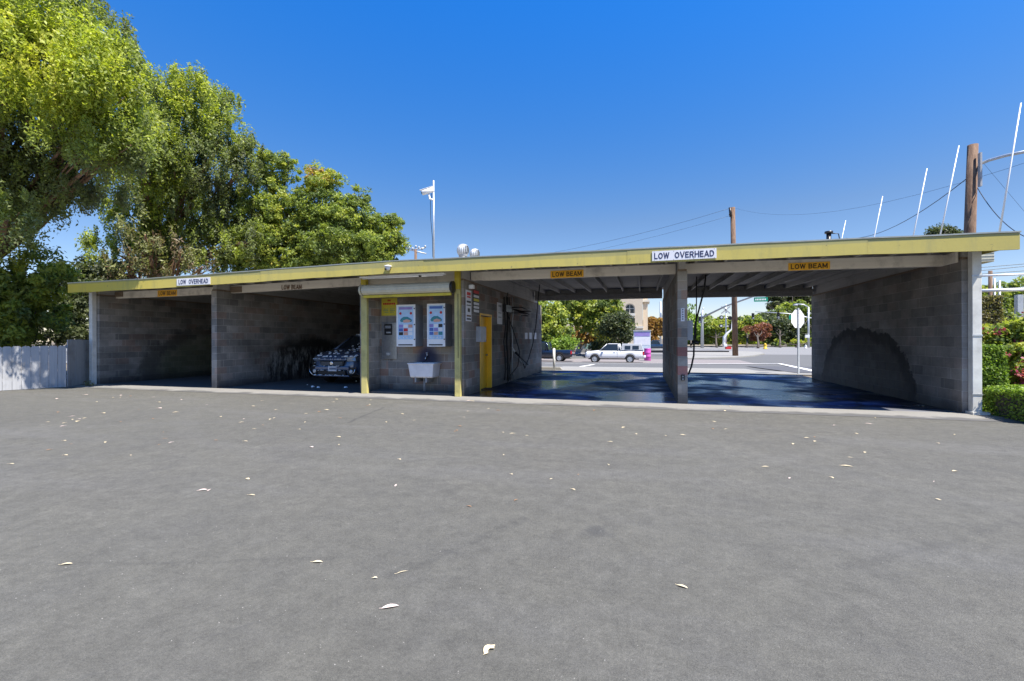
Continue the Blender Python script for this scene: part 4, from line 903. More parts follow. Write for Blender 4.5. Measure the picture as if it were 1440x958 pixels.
# ------------------------------------------------------------------ foliage machinery
def leaf_mesh(cent, nrm_bias, size, tint, aspect=0.5, droop=0.0, jitter=1.0):
    n = len(cent); nr = RNG.normal(size=(n, 3))*jitter+nrm_bias; nr /= np.linalg.norm(nr, axis=1)[:, None]+1e-9
    tv = RNG.normal(size=(n, 3)); tv[:, 2] -= droop; tv -= nr*(tv*nr).sum(1)[:, None]; tv /= np.linalg.norm(tv, axis=1)[:, None]+1e-9
    bv = np.cross(nr, tv); s = size*(0.65+0.7*RNG.random(n)); L = tv*s[:, None]*0.5; W = bv*(s*aspect)[:, None]*0.5
    v = np.empty((n, 4, 3), np.float32); v[:, 0] = cent-L; v[:, 1] = cent+W-L*0.1; v[:, 2] = cent+L; v[:, 3] = cent-W-L*0.1
    return v
def mesh_from_quads(name, v, tint, mat, parent=None, local=False):
    n = len(v); me = bpy.data.meshes.new(name)
    if parent is not None and not local: v = v-np.array(WL[parent.name][0], np.float32)
    me.vertices.add(n*4); me.vertices.foreach_set('co', v.reshape(-1)); me.loops.add(n*4); me.loops.foreach_set('vertex_index', np.arange(n*4, dtype=np.int32))
    me.polygons.add(n); me.polygons.foreach_set('loop_start', np.arange(0, n*4, 4, dtype=np.int32))
    me.update(calc_edges=True)
    a = me.attributes.new('tint', 'FLOAT', 'FACE'); a.data.foreach_set('value', tint.astype(np.float32)); me.materials.append(mat)
    o = bpy.data.objects.new(name, me); COL.objects.link(o)
    if parent is not None: o.parent = parent; WL[o.name] = WL[parent.name]
    else: WL[o.name] = (Vector((0, 0, 0)), 0.0)
    return o
def crown_points(lobes, n, clump, flat=0.8, shell=0.55, hang=0.75):
    """lobes: (centre, radius) ellipsoids; leaves gather in clumps that gather toward the lobes' skins"""
    vol = np.array([r**2.2 for _, r in lobes]); vol = vol/vol.sum(); per = 75; nc = max(6, n//per)
    idx = RNG.choice(len(lobes), nc, p=vol); cc = np.array([tuple(lobes[i][0]) for i in idx]); rr = np.array([lobes[i][1] for i in idx])
    dv = RNG.normal(size=(nc, 3)); dv /= np.linalg.norm(dv, axis=1)[:, None]; rad = (shell+(1-shell)*RNG.random(nc)**0.6)
    rad *= (0.74+0.46*RNG.random(nc)); c = cc+dv*(rr*rad)[:, None]*np.array([1, 1, flat])
    ct = RNG.random(nc); cs = clump*(0.3+0.75*RNG.random(nc))
    k = RNG.integers(0, nc, n); d2 = RNG.normal(size=(n, 3)); d2 /= np.linalg.norm(d2, axis=1)[:, None]
    p = c[k]+d2*(cs[k]*RNG.random(n)**0.45)[:, None]*np.array([1, 1, hang]) if hang < 1 else c[k]+d2*(cs[k]*RNG.random(n)**0.45)[:, None]*np.array([0.62, 0.62, hang])
    out = (p-cc[k]); out /= np.linalg.norm(out, axis=1)[:, None]+1e-6
    return p, out, ct[k], (p-cc[k])
def make_tree(name, label, cat, base, lobes, n, size, mat, bark, clump=0.5, r0=0.2, group=None, droop=0.6, tintmul=(0.6, 0.4), aspect=0.42, flat=0.85, extra=None, shell=0.55, trunks=1, limbs=10, feather=0):
    t = thing(name, base, label, cat, group); base = Vector(base)
    main = list(lobes)
    if feather:
        ex = []
        for c_, r_ in lobes:
            for q in range(feather):
                dvv = Vector((random.gauss(0, 1), random.gauss(0, 1), random.gauss(0, 0.8))).normalized(); ex.append((c_+dvv*r_*random.uniform(0.75, 1.05), r_*random.uniform(0.18, 0.42)))
        lobes = lobes+ex
    p, out, ct, _ = crown_points(lobes, n, clump, flat, shell, 1.35 if droop > 1 else 0.75)
    tint = np.clip(ct*tintmul[0]+RNG.random(n)*tintmul[1], 0, 1)
    if extra is not None: tint = extra(p, tint)
    nb = out*0.7+np.array([0.1, -0.05, 0.5])
    mesh_from_quads('crown', leaf_mesh(p, nb, size, tint, aspect, droop), tint, mat, t)
    m = MB(); top = max(lobes, key=lambda q: q[0][2])[0]
    cen = sum((Vector(q[0]) for q in lobes), Vector())/len(lobes)
    for q in range(trunks):
        b = base+Vector((random.uniform(-.3, .3), random.uniform(-.3, .3), 0))*(trunks > 1)
        e = cen+Vector((random.uniform(-1, 1), random.uniform(-1, 1), 0))*(trunks > 1)*1.0
        fork = b.lerp(e, 0.55)+Vector((random.uniform(-.2, .2), random.uniform(-.2, .2), 0))*r0*3
        m.tube([b, b.lerp(fork, 0.5)+Vector((random.uniform(-.1, .1), 0, 0))*r0*4, fork, e], [r0, r0*0.8, r0*0.65, r0*0.3], 8)
        srt = random.sample(range(len(main)), min(len(main), limbs))
        for i in srt:
            c = Vector(main[i][0]); r_ = main[i][1]; mid = fork.lerp(c, 0.5)+Vector((random.uniform(-1, 1), random.uniform(-1, 1), random.uniform(-.2, .6)))*r_*0.25
            m.tube([fork, mid, c], [r0*0.45, r0*0.3, r0*0.16], 6)
            for k in range(3):
                e2 = c+Vector((random.gauss(0, 1), random.gauss(0, 1), random.gauss(0.0, .6)))*r_*0.36; m.tube([mid.lerp(c, 0.4*k), mid.lerp(e2, 0.6)+Vector((0, 0, .1)), e2], [r0*0.16, r0*0.1, r0*0.04], 5)
    m.build('trunk', bark, t, recalc=False)
    return t
def lobe(px, py, d, rpx): return (PD(px, py, d), rpx*d/FPX)

# ------------------------------------------------------------------ trees on the left
def warm_top(p, tint):      # fresh yellow-green shoots in patches
    s = np.sin(p[:, 0]*0.9+1.3)*np.cos(p[:, 2]*0.8)+np.sin(p[:, 1]*1.1); return np.clip(tint+0.14*s, 0, 1)
def make_patch(c, r, amt):
    c = np.array(c)
    def f(p, tint):
        tint = tint*np.clip(0.35+(p[:, 2]-3.0)*0.14, 0.35, 1.0)
        d = np.linalg.norm((p-c)*np.array([1, 0.5, 1]), axis=1); return np.clip(warm_top(p, tint*0.75)+amt*np.clip(1-d/r, 0, 1), 0, 1)
    return f
dA = 12.0
LA = [lobe(-60, -40, dA, 130), lobe(40, 30, dA, 110), lobe(90, 95, dA-0.5, 85), lobe(140, 125, dA-0.5, 62), lobe(-40, 120, dA, 110), lobe(40, 170, dA+1, 95), lobe(110, 185, dA, 60), lobe(165, 175, dA, 45), lobe(160, 95, dA, 45),
      lobe(-30, 260, dA+1, 80), lobe(60, 255, dA+1.5, 62), lobe(130, 245, dA+1.5, 50), lobe(10, 310, dA, 45), lobe(-140, 60, dA, 150), lobe(-130, 250, dA+1, 110), lobe(115, 45, dA, 50)]
cpt = PD(135, 120, dA)
make_tree('eucalyptus_tree', 'huge leafy tree with yellow-green shoots at the far left, towering over the fence', 'tree', (X_at(-30, 14.5), 14.5, 0), LA+[lobe(185, 205, dA, 34), lobe(150, 215, dA, 40)], 250000, 0.10, M['leafA'], M['bark'], 0.42, 0.2, droop=1.1,
          extra=make_patch(cpt, 2.3, 0.30), trunks=2, group='trees behind the car wash', limbs=22, feather=5)
dB = 19.5
LB = [lobe(224, 140, dB, 28), lobe(212, 190, dB-1, 34), lobe(205, 235, dB-1, 36), lobe(255, 130, dB, 34), lobe(285, 150, dB, 42), lobe(315, 190, dB, 38), lobe(240, 190, dB, 55), lobe(290, 230, dB, 55), lobe(335, 245, dB, 30), lobe(215, 250, dB+1, 60), lobe(270, 290, dB+1, 55), lobe(325, 300, dB+1, 38),
      lobe(200, 310, dB+1, 42), lobe(240, 350, dB+1.5, 40), lobe(300, 350, dB+1, 42), lobe(170, 360, dB+1, 40), lobe(345, 340, dB, 30)]
make_tree('eucalyptus_tree', 'tall open tree with reddish trunks behind the left bays', 'tree', (X_at(205, 22), 22, 0), LB, 145000, 0.118, M['leafA'], M['bark'], 0.42, 0.26, droop=1.2,
          extra=lambda p, t: np.clip(warm_top(p, t*0.8+0.05), 0, 1), trunks=2, group='trees behind the car wash', limbs=26, feather=5)
LE_ = [lobe(205, 330, dB-1.2, 30), lobe(215, 365, dB-1.2, 30), lobe(255, 355, dB-1.0, 26), lobe(285, 375, dB-1.0, 24), lobe(180, 375, dB-1.2, 26)]
make_tree('dry_tree', 'thin tree with dull brown-green leaves and reddish limbs just above the small overhead sign', 'tree', (X_at(225, 20.5), 20.5, 0), LE_, 3600, 0.13, M['leafE'], M['bark'], 0.45, 0.16, droop=1.6, group='trees behind the car wash', trunks=2)
dC = 21
LC = [lobe(385, 240, dC, 24), lobe(402, 228, dC, 15), lobe(372, 285, dC, 38), lobe(405, 300, dC, 36), lobe(360, 340, dC, 40), lobe(400, 350, dC, 42), lobe(355, 380, dC, 36), lobe(425, 330, dC, 30)]
make_tree('broadleaf_tree', 'bright green bushy tree with a narrow top, behind the second bay', 'tree', (X_at(385, 24), 24, 0), LC, 70000, 0.128, M['leafB'], M['barkg'], 0.34, 0.2, feather=4, limbs=20, droop=0.4, group='trees behind the car wash')
LD = [lobe(450, 256, dC, 24), lobe(468, 252, dC, 16), lobe(432, 262, dC, 14), lobe(455, 295, dC, 36), lobe(485, 310, dC, 32), lobe(508, 275, dC, 16), lobe(502, 300, dC, 24), lobe(460, 345, dC, 42), lobe(500, 345, dC, 34), lobe(430, 370, dC, 30)]
redc = PD(452, 245, dC)
def redtip(p, tint):
    d = np.linalg.norm((p-np.array(redc))*np.array([1, 0.4, 1.2]), axis=1); return np.clip(tint*0.85+0.5*np.clip(1-d/1.4, 0, 1), 0, 1)
make_tree('broadleaf_tree', 'green tree with reddish tips on its flat top', 'tree', (X_at(465, 24), 24, 0), LD, 70000, 0.128, M['leafB'], M['barkg'], 0.34, 0.2, feather=4, limbs=20, droop=0.4, extra=redtip, group='trees behind the car wash')
LF = [lobe(535, 318, dC+1, 20), lobe(556, 315, dC+1, 13), lobe(545, 340, dC+1, 24), lobe(520, 355, dC+1, 28), lobe(558, 345, dC+1, 14), lobe(535, 375, dC+1, 28)]
make_tree('broadleaf_tree', 'smallest green tree at the right end of the row, ending near the camera mast', 'tree', (X_at(535, 25), 25, 0), LF, 30000, 0.128, M['leafB'], M['barkg'], 0.3, 0.14, feather=4, limbs=16, droop=0.4, extra=lambda p, t: t*0.9, group='trees behind the car wash')
LG = [lobe(60, 380, 15.5, 34), lobe(30, 400, 15.5, 40), lobe(-10, 420, 15.5, 50), lobe(85, 400, 15.8, 22), lobe(50, 440, 16, 40), lobe(0, 460, 16, 40), lobe(-50, 430, 16, 60)]
make_tree('broadleaf_tree', 'low bright green leafy tree right behind the white board fence', 'tree', (X_at(20, 16.5), 16.5, 0), LG, 26000, 0.16, M['leafB'], M['barkg'], 0.4, 0.12, droop=0.8, extra=lambda p, t: np.clip(t*0.8+0.12*(p[:, 2] > 2.5), 0, 1), group='trees behind the car wash')
LH = [lobe(100, 430, 18.5, 36), lobe(70, 460, 18.5, 34), lobe(120, 460, 18.5, 34), lobe(120, 400, 19, 34), lobe(20, 470, 18.5, 40), lobe(95, 380, 19, 26), lobe(150, 385, 19.5, 30), lobe(-40, 470, 18.5, 60)]
make_tree('dense_shrub', 'dark dense shrub filling the gap between fence and left bay wall', 'shrub', (X_at(80, 19), 19, 0), LH, 30000, 0.16, M['leafD'], M['barkg'], 0.4, 0.1, droop=0.6, flat=0.9, shell=0.2)

# ------------------------------------------------------------------ fence on the left
fA, fB = G(-40, 552.5), G(93, 544.5)
def fence(a, b, pitch, h, label, gap=0.006, dog=True):
    t = thing('board_fence', a, label, 'fence'); dv = (b-a); L = dv.length; dv.normalize(); nv = Vector((-dv.y, dv.x, 0)); n = max(1, round(L/pitch)); pitch = L/n
    for z in (0.25, h-0.25):
        m = MB(); m.poly([a+nv*0.03+Vector((0, 0, z)), b+nv*0.03+Vector((0, 0, z)), b+nv*0.03+Vector((0, 0, z+0.09)), a+nv*0.03+Vector((0, 0, z+0.09))], nv*0.04); m.build('rail', M['fence'], t)
    for k in range(n):
        p0 = a+dv*(pitch*k+gap/2); p1 = a+dv*(pitch*(k+1)-gap/2); hh = h+random.uniform(-0.012, 0.012); c = 0.035 if dog else 0.0
        o = nv*random.uniform(-0.004, 0.004)
        pts = [p0, p1, p1+Vector((0, 0, hh-c)), p1-dv*c*0.8+Vector((0, 0, hh)), p0+dv*c*0.8+Vector((0, 0, hh)), p0+Vector((0, 0, hh-c))] if dog else [p0, p1, p1+Vector((0, 0, hh)), p0+Vector((0, 0, hh))]
        MB().poly([q+o+Vector((0, 0, 0.01)) for q in pts], nv*0.02).build('board', M['fence'], t)
    return t
fence(fA, fB, 0.185, 1.235, 'weathered white board fence with dog-eared tops at the far left')
gA = G(95.5, 544.2); gB = Vector((XA-0.27, gA.y-0.4, 0)); gA = Vector((gA.x, gA.y, 0)); gB = Vector((X_at(127, 10.6), 10.6, 0))
fence(gA, gB, 0.13, 1.42, 'taller plain white panel fence between the board fence and the corner post', gap=0.002, dog=False)
t = thing('weed', G(128, 543.5), 'small dry weed at the foot of the left corner post', 'weed')
pp = np.array(G(125, 543))+RNG.normal(size=(90, 3))*np.array([0.12, 0.04, 0.09]); pp[:, 2] = np.abs(pp[:, 2]); tt = RNG.random(90); mesh_from_quads('leaves', leaf_mesh(pp, np.array([0, 0, .3]), 0.07, tt, 0.3), tt, M['leafE'], t)

# ------------------------------------------------------------------ hedges and bush on the right
def box_points(x0, x1, y0, y1, z0, z1, n, wob=0.03):
    a = np.array([x0, y0, z0]); b = np.array([x1, y1, z1]); p = RNG.random((n, 3)); f = RNG.integers(0, 5, n)
    ar = np.array([(y1-y0)*(z1-z0)]*2+[(x1-x0)*(z1-z0)]*2+[(x1-x0)*(y1-y0)]); f = RNG.choice(5, n, p=ar/ar.sum())
    dpt = np.abs(RNG.normal(size=n))*0.06/np.maximum((b-a).min(), 0.2)
    p[f == 0, 0] = dpt[f == 0]; p[f == 1, 0] = 1-dpt[f == 1]; p[f == 2, 1] = dpt[f == 2]; p[f == 3, 1] = 1-dpt[f == 3]; p[f == 4, 2] = 1-dpt[f == 4]
    nm = np.array([[-1, 0, 0], [1, 0, 0], [0, -1, 0], [0, 1, 0], [0, 0, 1]])[f]*1.0
    q = a+(b-a)*p; wv_ = wob*np.sin(q[:, [1, 2, 0]]*7+q[:, [2, 0, 1]]*5); return q+wv_*np.abs(nm)+RNG.normal(size=(n, 3))*0.012, nm
def hedge(name, label, box, n, size, mat, core=(0.02, 0.03, 0.01), tint=(0, 1), cat='hedge'):
    x0, x1, y0, y1, z0, z1 = box; t = thing(name, ((x0+x1)/2, (y0+y1)/2, z0), label, cat)
    q, nm = box_points(*box, n); tn = np.clip(tint[0]+(tint[1]-tint[0])*RNG.random(n), 0, 1)
    mesh_from_quads('foliage', leaf_mesh(q, nm*0.9+np.array([0, 0, .3]), size, tn, 0.55), tn, mat, t)
    i = 0.09; box_obj('inner_twigs', x0+i, x1-i, y0+i, y1-i, z0, z1-i, M['barkg'], t)
    return t
hedge('box_hedge', 'low clipped box hedge at the right edge of the lot', (5.98, 8.9, 9.25, 10.35, 0.0, 0.52), 42000, 0.045, M['leafH'])
hedge('box_hedge', 'narrow upright clipped hedge beside the right corner post', (6.0, 6.42, 10.5, 11.2, 0.0, 1.24), 22000, 0.045, M['leafH'], tint=(0, 0.7))
a, b = PD(1372, 440, 11.5), PD(1403, 416, 11.5)
hedge('column_hedge', 'tall square hedge with bronze leaves behind the flowering bush', (a.x, b.x+0.05, a.y, a.y+0.9, 0.0, b.z), 22000, 0.06, M['leafHB'])
LBu = [(Vector((6.95, 11.4, 0.95)), 0.55), (Vector((7.5, 11.3, 1.15)), 0.62), (Vector((6.85, 11.5, 1.3)), 0.42), (Vector((7.35, 11.2, 0.65)), 0.6), (Vector((8.2, 11.4, 1.0)), 0.75), (Vector((6.75, 11.4, 0.55)), 0.45), (Vector((7.2, 11.4, 1.45)), 0.4)]
t = make_tree('flowering_bush', 'round green bush with pink and red flowers above the box hedge', 'bush', (7.4, 11.3, 0), LBu, 46000, 0.075, M['leafB'], M['barkg'], 0.2, 0.04, droop=0.2, aspect=0.6, extra=lambda p, t: np.clip(t*0.8+0.16, 0, 0.93), shell=0.6)
pc = []
for k in range(46):
    q = RNG.normal(size=3); q /= np.linalg.norm(q); q[1] = -abs(q[1]); l = LBu[RNG.integers(0, len(LBu))]
    if k < 26: c = np.array((7.05+RNG.normal()*0.25, 10.70+RNG.random()*0.15, 0.78+RNG.normal()*0.16))
    else: c = np.array(l[0])+q*l[1]*1.02
    pc.append(c+RNG.normal(size=(20, 3))*0.055)
pc = np.concatenate(pc); tt = RNG.random(len(pc)); mesh_from_quads('blossom', leaf_mesh(pc, np.array([0, -0.6, .4]), 0.055, tt, 0.8), tt, M['petal'], t)
# white pipe frame behind the hedges
t = thing('pipe_frame', (X_at(1427, 15), 15, 0), 'white horizontal pipes on a square post behind the flowering bush', 'pipe frame')
MB().tube([P(1368, 409.5, 15), P(1470, 406, 15)], 0.045, 10).build('pipe', M['white'], t); MB().tube([P(1368, 388.5, 15.3), P(1470, 384.5, 15.3)], 0.03, 10).build('pipe', M['white'], t)
xq = X_at(1427, 15); box_obj('post', xq-0.06, xq+0.06, 14.8, 14.92, 0, Z_at(1427, 415, 14.9), M['galv'], t)

# ------------------------------------------------------------------ vehicles
def interp(tab, x):
    if x <= tab[0][0]: return tab[0][1]
    for (a, va), (b, vb) in zip(tab[:-1], tab[1:]):
        if x <= b:
            q = (x-a)/(b-a); q = q*q*(3-2*q)*0.5+q*0.5; return va+(vb-va)*q
    return tab[-1][1]
def car_body(name, L, W, top, sill, waist_w, wheels, rad, mat, parent, plan):
    """car along local +X(front) ... 0=front bumper, -L=rear; top: table x->height of hood/deck/belt; plan: table x->half width"""
    m = MB(); st = []; n = int(L/0.06); ring = 0
    for i in range(n+1):
        x = -L*i/n; zt = interp(top, -x); hw = interp(plan, -x); zl = sill+0.12*max(0, 1-(-x)/0.35)*0.6+0.10*max(0, 1-(L+x)/0.35)*0.6
        for wx in wheels:
            dx = abs(-x-wx)
            if dx < rad+0.06: zl = max(zl, math.sqrt((rad+0.06)**2-dx*dx)+rad*0.98-0.02)
        zl = min(zl, zt-0.1); H = zt-zl
        pr = [(0.0, zl+0.02), (hw*0.86, zl), (hw*0.97, zl+0.02), (hw, zl+H*0.3), (hw*0.995, zl+H*0.55), (hw*0.965, zl+H*0.80), (hw*0.90, zl+H*0.94), (hw*0.75, zt-0.005), (hw*0.4, zt+0.012), (0, zt+0.018)]
        full = pr+[(-a, b) for a, b in reversed(pr[1:-1])]; ring = len(full); st.append([(x, a, b) for a, b in full])
    vs = [p for s_ in st for p in s_]; k = len(st)
    fs = [(i*ring+j, i*ring+(j+1) % ring, (i+1)*ring+(j+1) % ring, (i+1)*ring+j) for i in range(k-1) for j in range(ring)]+[tuple(range(ring)), tuple((k-1)*ring+j for j in range(ring))]
    m.add(vs, fs, True); o = m.build(name, mat, parent, local=True)
    return o
def wheel(parent, x, y, r, wd, spokes=6):
    s = 1 if y > 0 else -1
    t = MB().lathe((x, y-s*wd, r), [(r*0.62, 0), (r*0.93, 0), (r, wd*0.15*s), (r, wd*0.85*s), (r*0.93, wd*s), (r*0.6, wd*s), (r*0.6, wd*0.9*s)], 22, 'Y').build('wheel', M['rubber'], parent, local=True)
    m = MB().lathe((x, y-s*0.02, r), [(r*0.62, 0), (r*0.62, 0.012*s), (r*0.54, 0.016*s), (r*0.5, -0.01*s)], 22, 'Y')
    for k in range(spokes):
        q = 2*math.pi*k/spokes; c, d = math.cos(q), math.sin(q); pa, pb = -d, c
        m.poly([(x+r*0.1*c+pa*r*0.07, y, r+r*0.1*d+pb*r*0.07), (x+r*0.56*c+pa*r*0.05, y, r+r*0.56*d+pb*r*0.05), (x+r*0.56*c-pa*r*0.05, y, r+r*0.56*d-pb*r*0.05), (x+r*0.1*c-pa*r*0.07, y, r+r*0.1*d-pb*r*0.07)], (0, -0.02*s, 0))
    m.lathe((x, y, r), [(r*0.14, -0.02*s), (r*0.12, 0.01*s)], 10, 'Y'); m.build('rim', M['galv'], t, local=True)
def cabin(parent, xs, hw, zb, zr, paint_mat, tumble=0.14, pillars=()):
    """xs: (windscreen base, windscreen top, rear top, rear base) distances behind the front"""
    a, b, c, d = [-q for q in xs]; hb, hr = hw, hw-tumble; zb_ = zb-0.03
    g = MB(); B = [(a, hb-0.02, zb_), (a, -hb+0.02, zb_), (d, -hb+0.02, zb_), (d, hb-0.02, zb_)]; T = [(b, hr-0.015, zr-0.03), (b, -hr+0.015, zr-0.03), (c, -hr+0.015, zr-0.03), (c, hr-0.015, zr-0.03)]
    g.add(B+T, [(0, 1, 5, 4), (1, 2, 6, 5), (2, 3, 7, 6), (3, 0, 4, 7)]).build('windows', M['glass'], parent, local=True)
    r = MB(); e = 0.04
    r.add([(b+0.05, hr, zr-0.05), (b+0.05, -hr, zr-0.05), (c-0.05, -hr, zr-0.05), (c-0.05, hr, zr-0.05), (b-0.12, hr-0.12, zr), (b-0.12, -hr+0.12, zr), (c+0.12, -hr+0.12, zr), (c+0.12, hr-0.12, zr)],
          [(0, 1, 5, 4), (1, 2, 6, 5), (2, 3, 7, 6), (3, 0, 4, 7), (4, 5, 6, 7), (3, 2, 1, 0)]).build('roof', paint_mat, parent, bevel=0.02, local=True)
    for s in (1, -1):
        MB().tube([(a+0.02, s*hb, zb_), (b+0.03, s*hr, zr-0.03)], 0.03, 6).build('pillar', paint_mat, parent, local=True); MB().tube([(d-0.02, s*hb, zb_), (c-0.03, s*hr, zr-0.03)], 0.045, 6).build('pillar', paint_mat, parent, local=True)
        for q in pillars: MB().tube([(-q, s*hb, zb_), (-q, s*hr, zr-0.03)], 0.03, 6).build('pillar', paint_mat, parent, local=True)
def lamp(nm, parent, x, y0, y1, z0, z1, mat, dx=0.05, side=0.25):
    """lamp wrapping round the corner: y0 inner, y1 outer"""
    s = 1 if y1 > 0 else -1; sg = 1 if x > -1 else -1
    pts = [(x, y0, z0+0.02), (x-sg*0.06, y1*0.9, z0+0.03), (x-sg*side, y1, z0+0.07), (x-sg*side, y1*0.99, z1), (x-sg*0.08, y1*0.88, z1-0.01), (x, y0, z1-0.03)]
    MB().poly(pts, (sg*0.012, s*0.012, 0)).build(nm, M[mat], parent, local=True)

# the soapy dark crossover in the second bay
cf = Vector((-9.25, 12.05, 0))
car = thing('parked_car', cf, 'dark blue crossover covered in soap foam in the second bay, nose to the lot', 'car', rz=-math.pi/2)
W2 = 0.9
plan = [(0, 0.55), (0.12, 0.74), (0.35, 0.86), (0.8, 0.9), (3.7, 0.9), (4.3, 0.84), (4.55, 0.68)]
topT = [(0, 0.56), (0.05, 0.80), (0.14, 0.92), (0.5, 1.02), (1.15, 1.10), (1.3, 1.12), (4.3, 1.05), (4.5, 0.9), (4.55, 0.6)]
car_body('body', 4.55, W2, topT, 0.28, 0.9, (0.9, 3.55), 0.34, M['carwet'], car, plan)
box_obj('underbody', -4.3, -0.35, -0.76, 0.76, 0.22, 0.75, M['dark'], car, local=True)
cabin(car, (1.2, 1.9, 3.95, 4.45), 0.80, 1.10, 1.56, M['carwet'], 0.17, (2.65,))
for (x, y) in ((-0.9, 0.88), (-0.9, -0.88), (-3.55, 0.88), (-3.55, -0.88)): wheel(car, x, y, 0.34, 0.22)
for s in (1, -1):
    lamp('headlight', car, -0.02, s*0.50, s*0.85, 0.71, 0.88, 'lampglass', side=0.5)
    MB().lathe((0.0, s*0.66, 0.42), [(0.065, 0), (0.065, 0.02), (0.04, 0.03)], 14, 'X').build('fog_lamp', M['lens'], car, local=True)
    MB().poly([(0.03, s*0.50, 0.52), (-0.02, s*0.80, 0.55), (-0.05, s*0.84, 0.36), (0.01, s*0.6, 0.31)], (0.012, 0, 0)).build('bumper_vent', M['dark'], car, local=True)
    MB().tube([(0.03, s*0.85, 0.57), (0.05, s*0.80, 0.40), (0.07, s*0.68, 0.30)], 0.016, 6).build('bumper_trim', M['chrome'], car, local=True)
    mr = MB().lathe((-1.55, s*1.0, 1.07), [(0.02, -0.10), (0.085, -0.08), (0.09, 0.05), (0.05, 0.09)], 12, 'Y').build('mirror', M['carwet'], car, local=True)
    box_obj('roof_rail', -3.7, -2.1, s*0.60-0.015, s*0.60+0.015, 1.57, 1.61, M['galv'], car, local=True)
# nose fascia built proud of the body: grille, bar, badge, plate
gr = MB().poly([(0.045, -0.44, 0.735), (0.045, 0.44, 0.735), (0.055, 0.40, 0.60), (0.055, -0.40, 0.60)], (-0.1, 0, 0)).build('grille', M['dark'], car, local=True)
MB().box(-0.06, 0.05, -0.5, 0.5, 0.745, 0.83).build('nose_panel', M['carwet'], car, bevel=0.03, local=True)
for z in (0.63, 0.665, 0.70): box_obj('grille_bar', 0.048, 0.058, -0.38, 0.38, z-0.005, z+0.005, M['greybox'], gr, local=True)
MB().lathe((0.06, 0, 0.67), [(0.07, 0), (0.07, 0.012), (0.04, 0.016)], 16, 'X').build('badge', M['chrome'], gr, local=True)
MB().box(-0.05, 0.075, -0.62, 0.62, 0.46, 0.585).build('bumper', M['carwet'], car, bevel=0.03, local=True)
MB().box(-0.05, 0.07, -0.5, 0.5, 0.31, 0.45).build('lower_intake', M['dark'], car, bevel=0.01, local=True)
MB().box(-0.05, 0.085, -0.64, 0.64, 0.27, 0.300).build('lip', M['carwet'], car, bevel=0.01, local=True)
pl = box_obj('number_plate', 0.078, 0.088, -0.1525+0.05, 0.1525+0.05, 0.43, 0.58, M['signwhite'], car, local=True)
for k in range(7): box_obj('plate_mark', 0.0885, 0.0905, 0.165-0.036*k, 0.187-0.036*k, 0.475, 0.54, M['navy'], pl, local=True)
fm = MB()
rf = random.Random(5)
def blob(x, y, z, r):
    vs = []; seg = 7
    for i, (rr, h) in enumerate(((1, 0), (0.85, 0.35), (0.4, 0.6))):
        for k in range(seg): q = 2*math.pi*k/seg; j = rf.uniform(0.75, 1.2); vs.append((x+rr*r*j*math.cos(q), y+rr*r*j*math.sin(q), z+h*r))
    fm.add(vs, [(i*seg+k, i*seg+(k+1) % seg, (i+1)*seg+(k+1) % seg, (i+1)*seg+k) for i in range(2) for k in range(seg)]+[tuple(2*seg+k for k in range(seg))], True)
for k in range(90):
    x = -rf.uniform(0.1, 1.15); y = rf.uniform(-0.78, 0.78); blob(x, y, interp(topT, -x)-0.012-0.05*abs(y/0.8)**3, rf.uniform(0.015, 0.07))
for k in range(8): blob(-rf.uniform(0.1, 0.22), rf.uniform(-0.6, 0.7), 0.86, rf.uniform(0.05, 0.09))
for k in range(40): x = -rf.uniform(1.95, 3.8); blob(x, rf.uniform(-0.5, 0.5), 1.555, rf.uniform(0.03, 0.08))
for k in range(50):
    q = rf.random(); blob(-1.2-0.75*q+0.02, rf.uniform(-0.65, 0.65), 1.05+0.42*q, rf.uniform(0.02, 0.06))
for k in range(75): blob(0.085, rf.uniform(-0.64, 0.64), rf.choice((0.30, 0.31, 0.585, 0.45, 0.8)), rf.uniform(0.012, 0.035))
for k in range(30): blob(-rf.uniform(0.3, 2.6), rf.choice((-1, 1))*0.9, rf.uniform(0.4, 0.95), rf.uniform(0.01, 0.04))
tag(fm.build('foam', M['foam'], car, local=True), kind='stuff')
fgr = 'clots of foam on the bay floor'
for i, (px, py, r_) in enumerate(((439.5, 543, 0.05), (447.5, 544, 0.045), (486, 544, 0.05), (501, 535, 0.03), (432, 540, 0.02))):
    g = G(px, py+1.5); fm = MB(); fm.lathe((g.x, g.y, 0), [(r_, 0), (r_*1.1, r_*0.4), (r_*0.5, r_*0.9)], 9); o = fm.build('foam_clot', M['foam'])
    solo(o, ['white foam clot on the floor below the left side of the soapy car', 'second foam clot just right of the leftmost large one', 'lone foam clot below the right headlight of the soapy car', 'small foam clot beside the front wheel near the yellow post', 'tiny foam speck farthest left on the second bay floor'][i], 'foam', fgr)

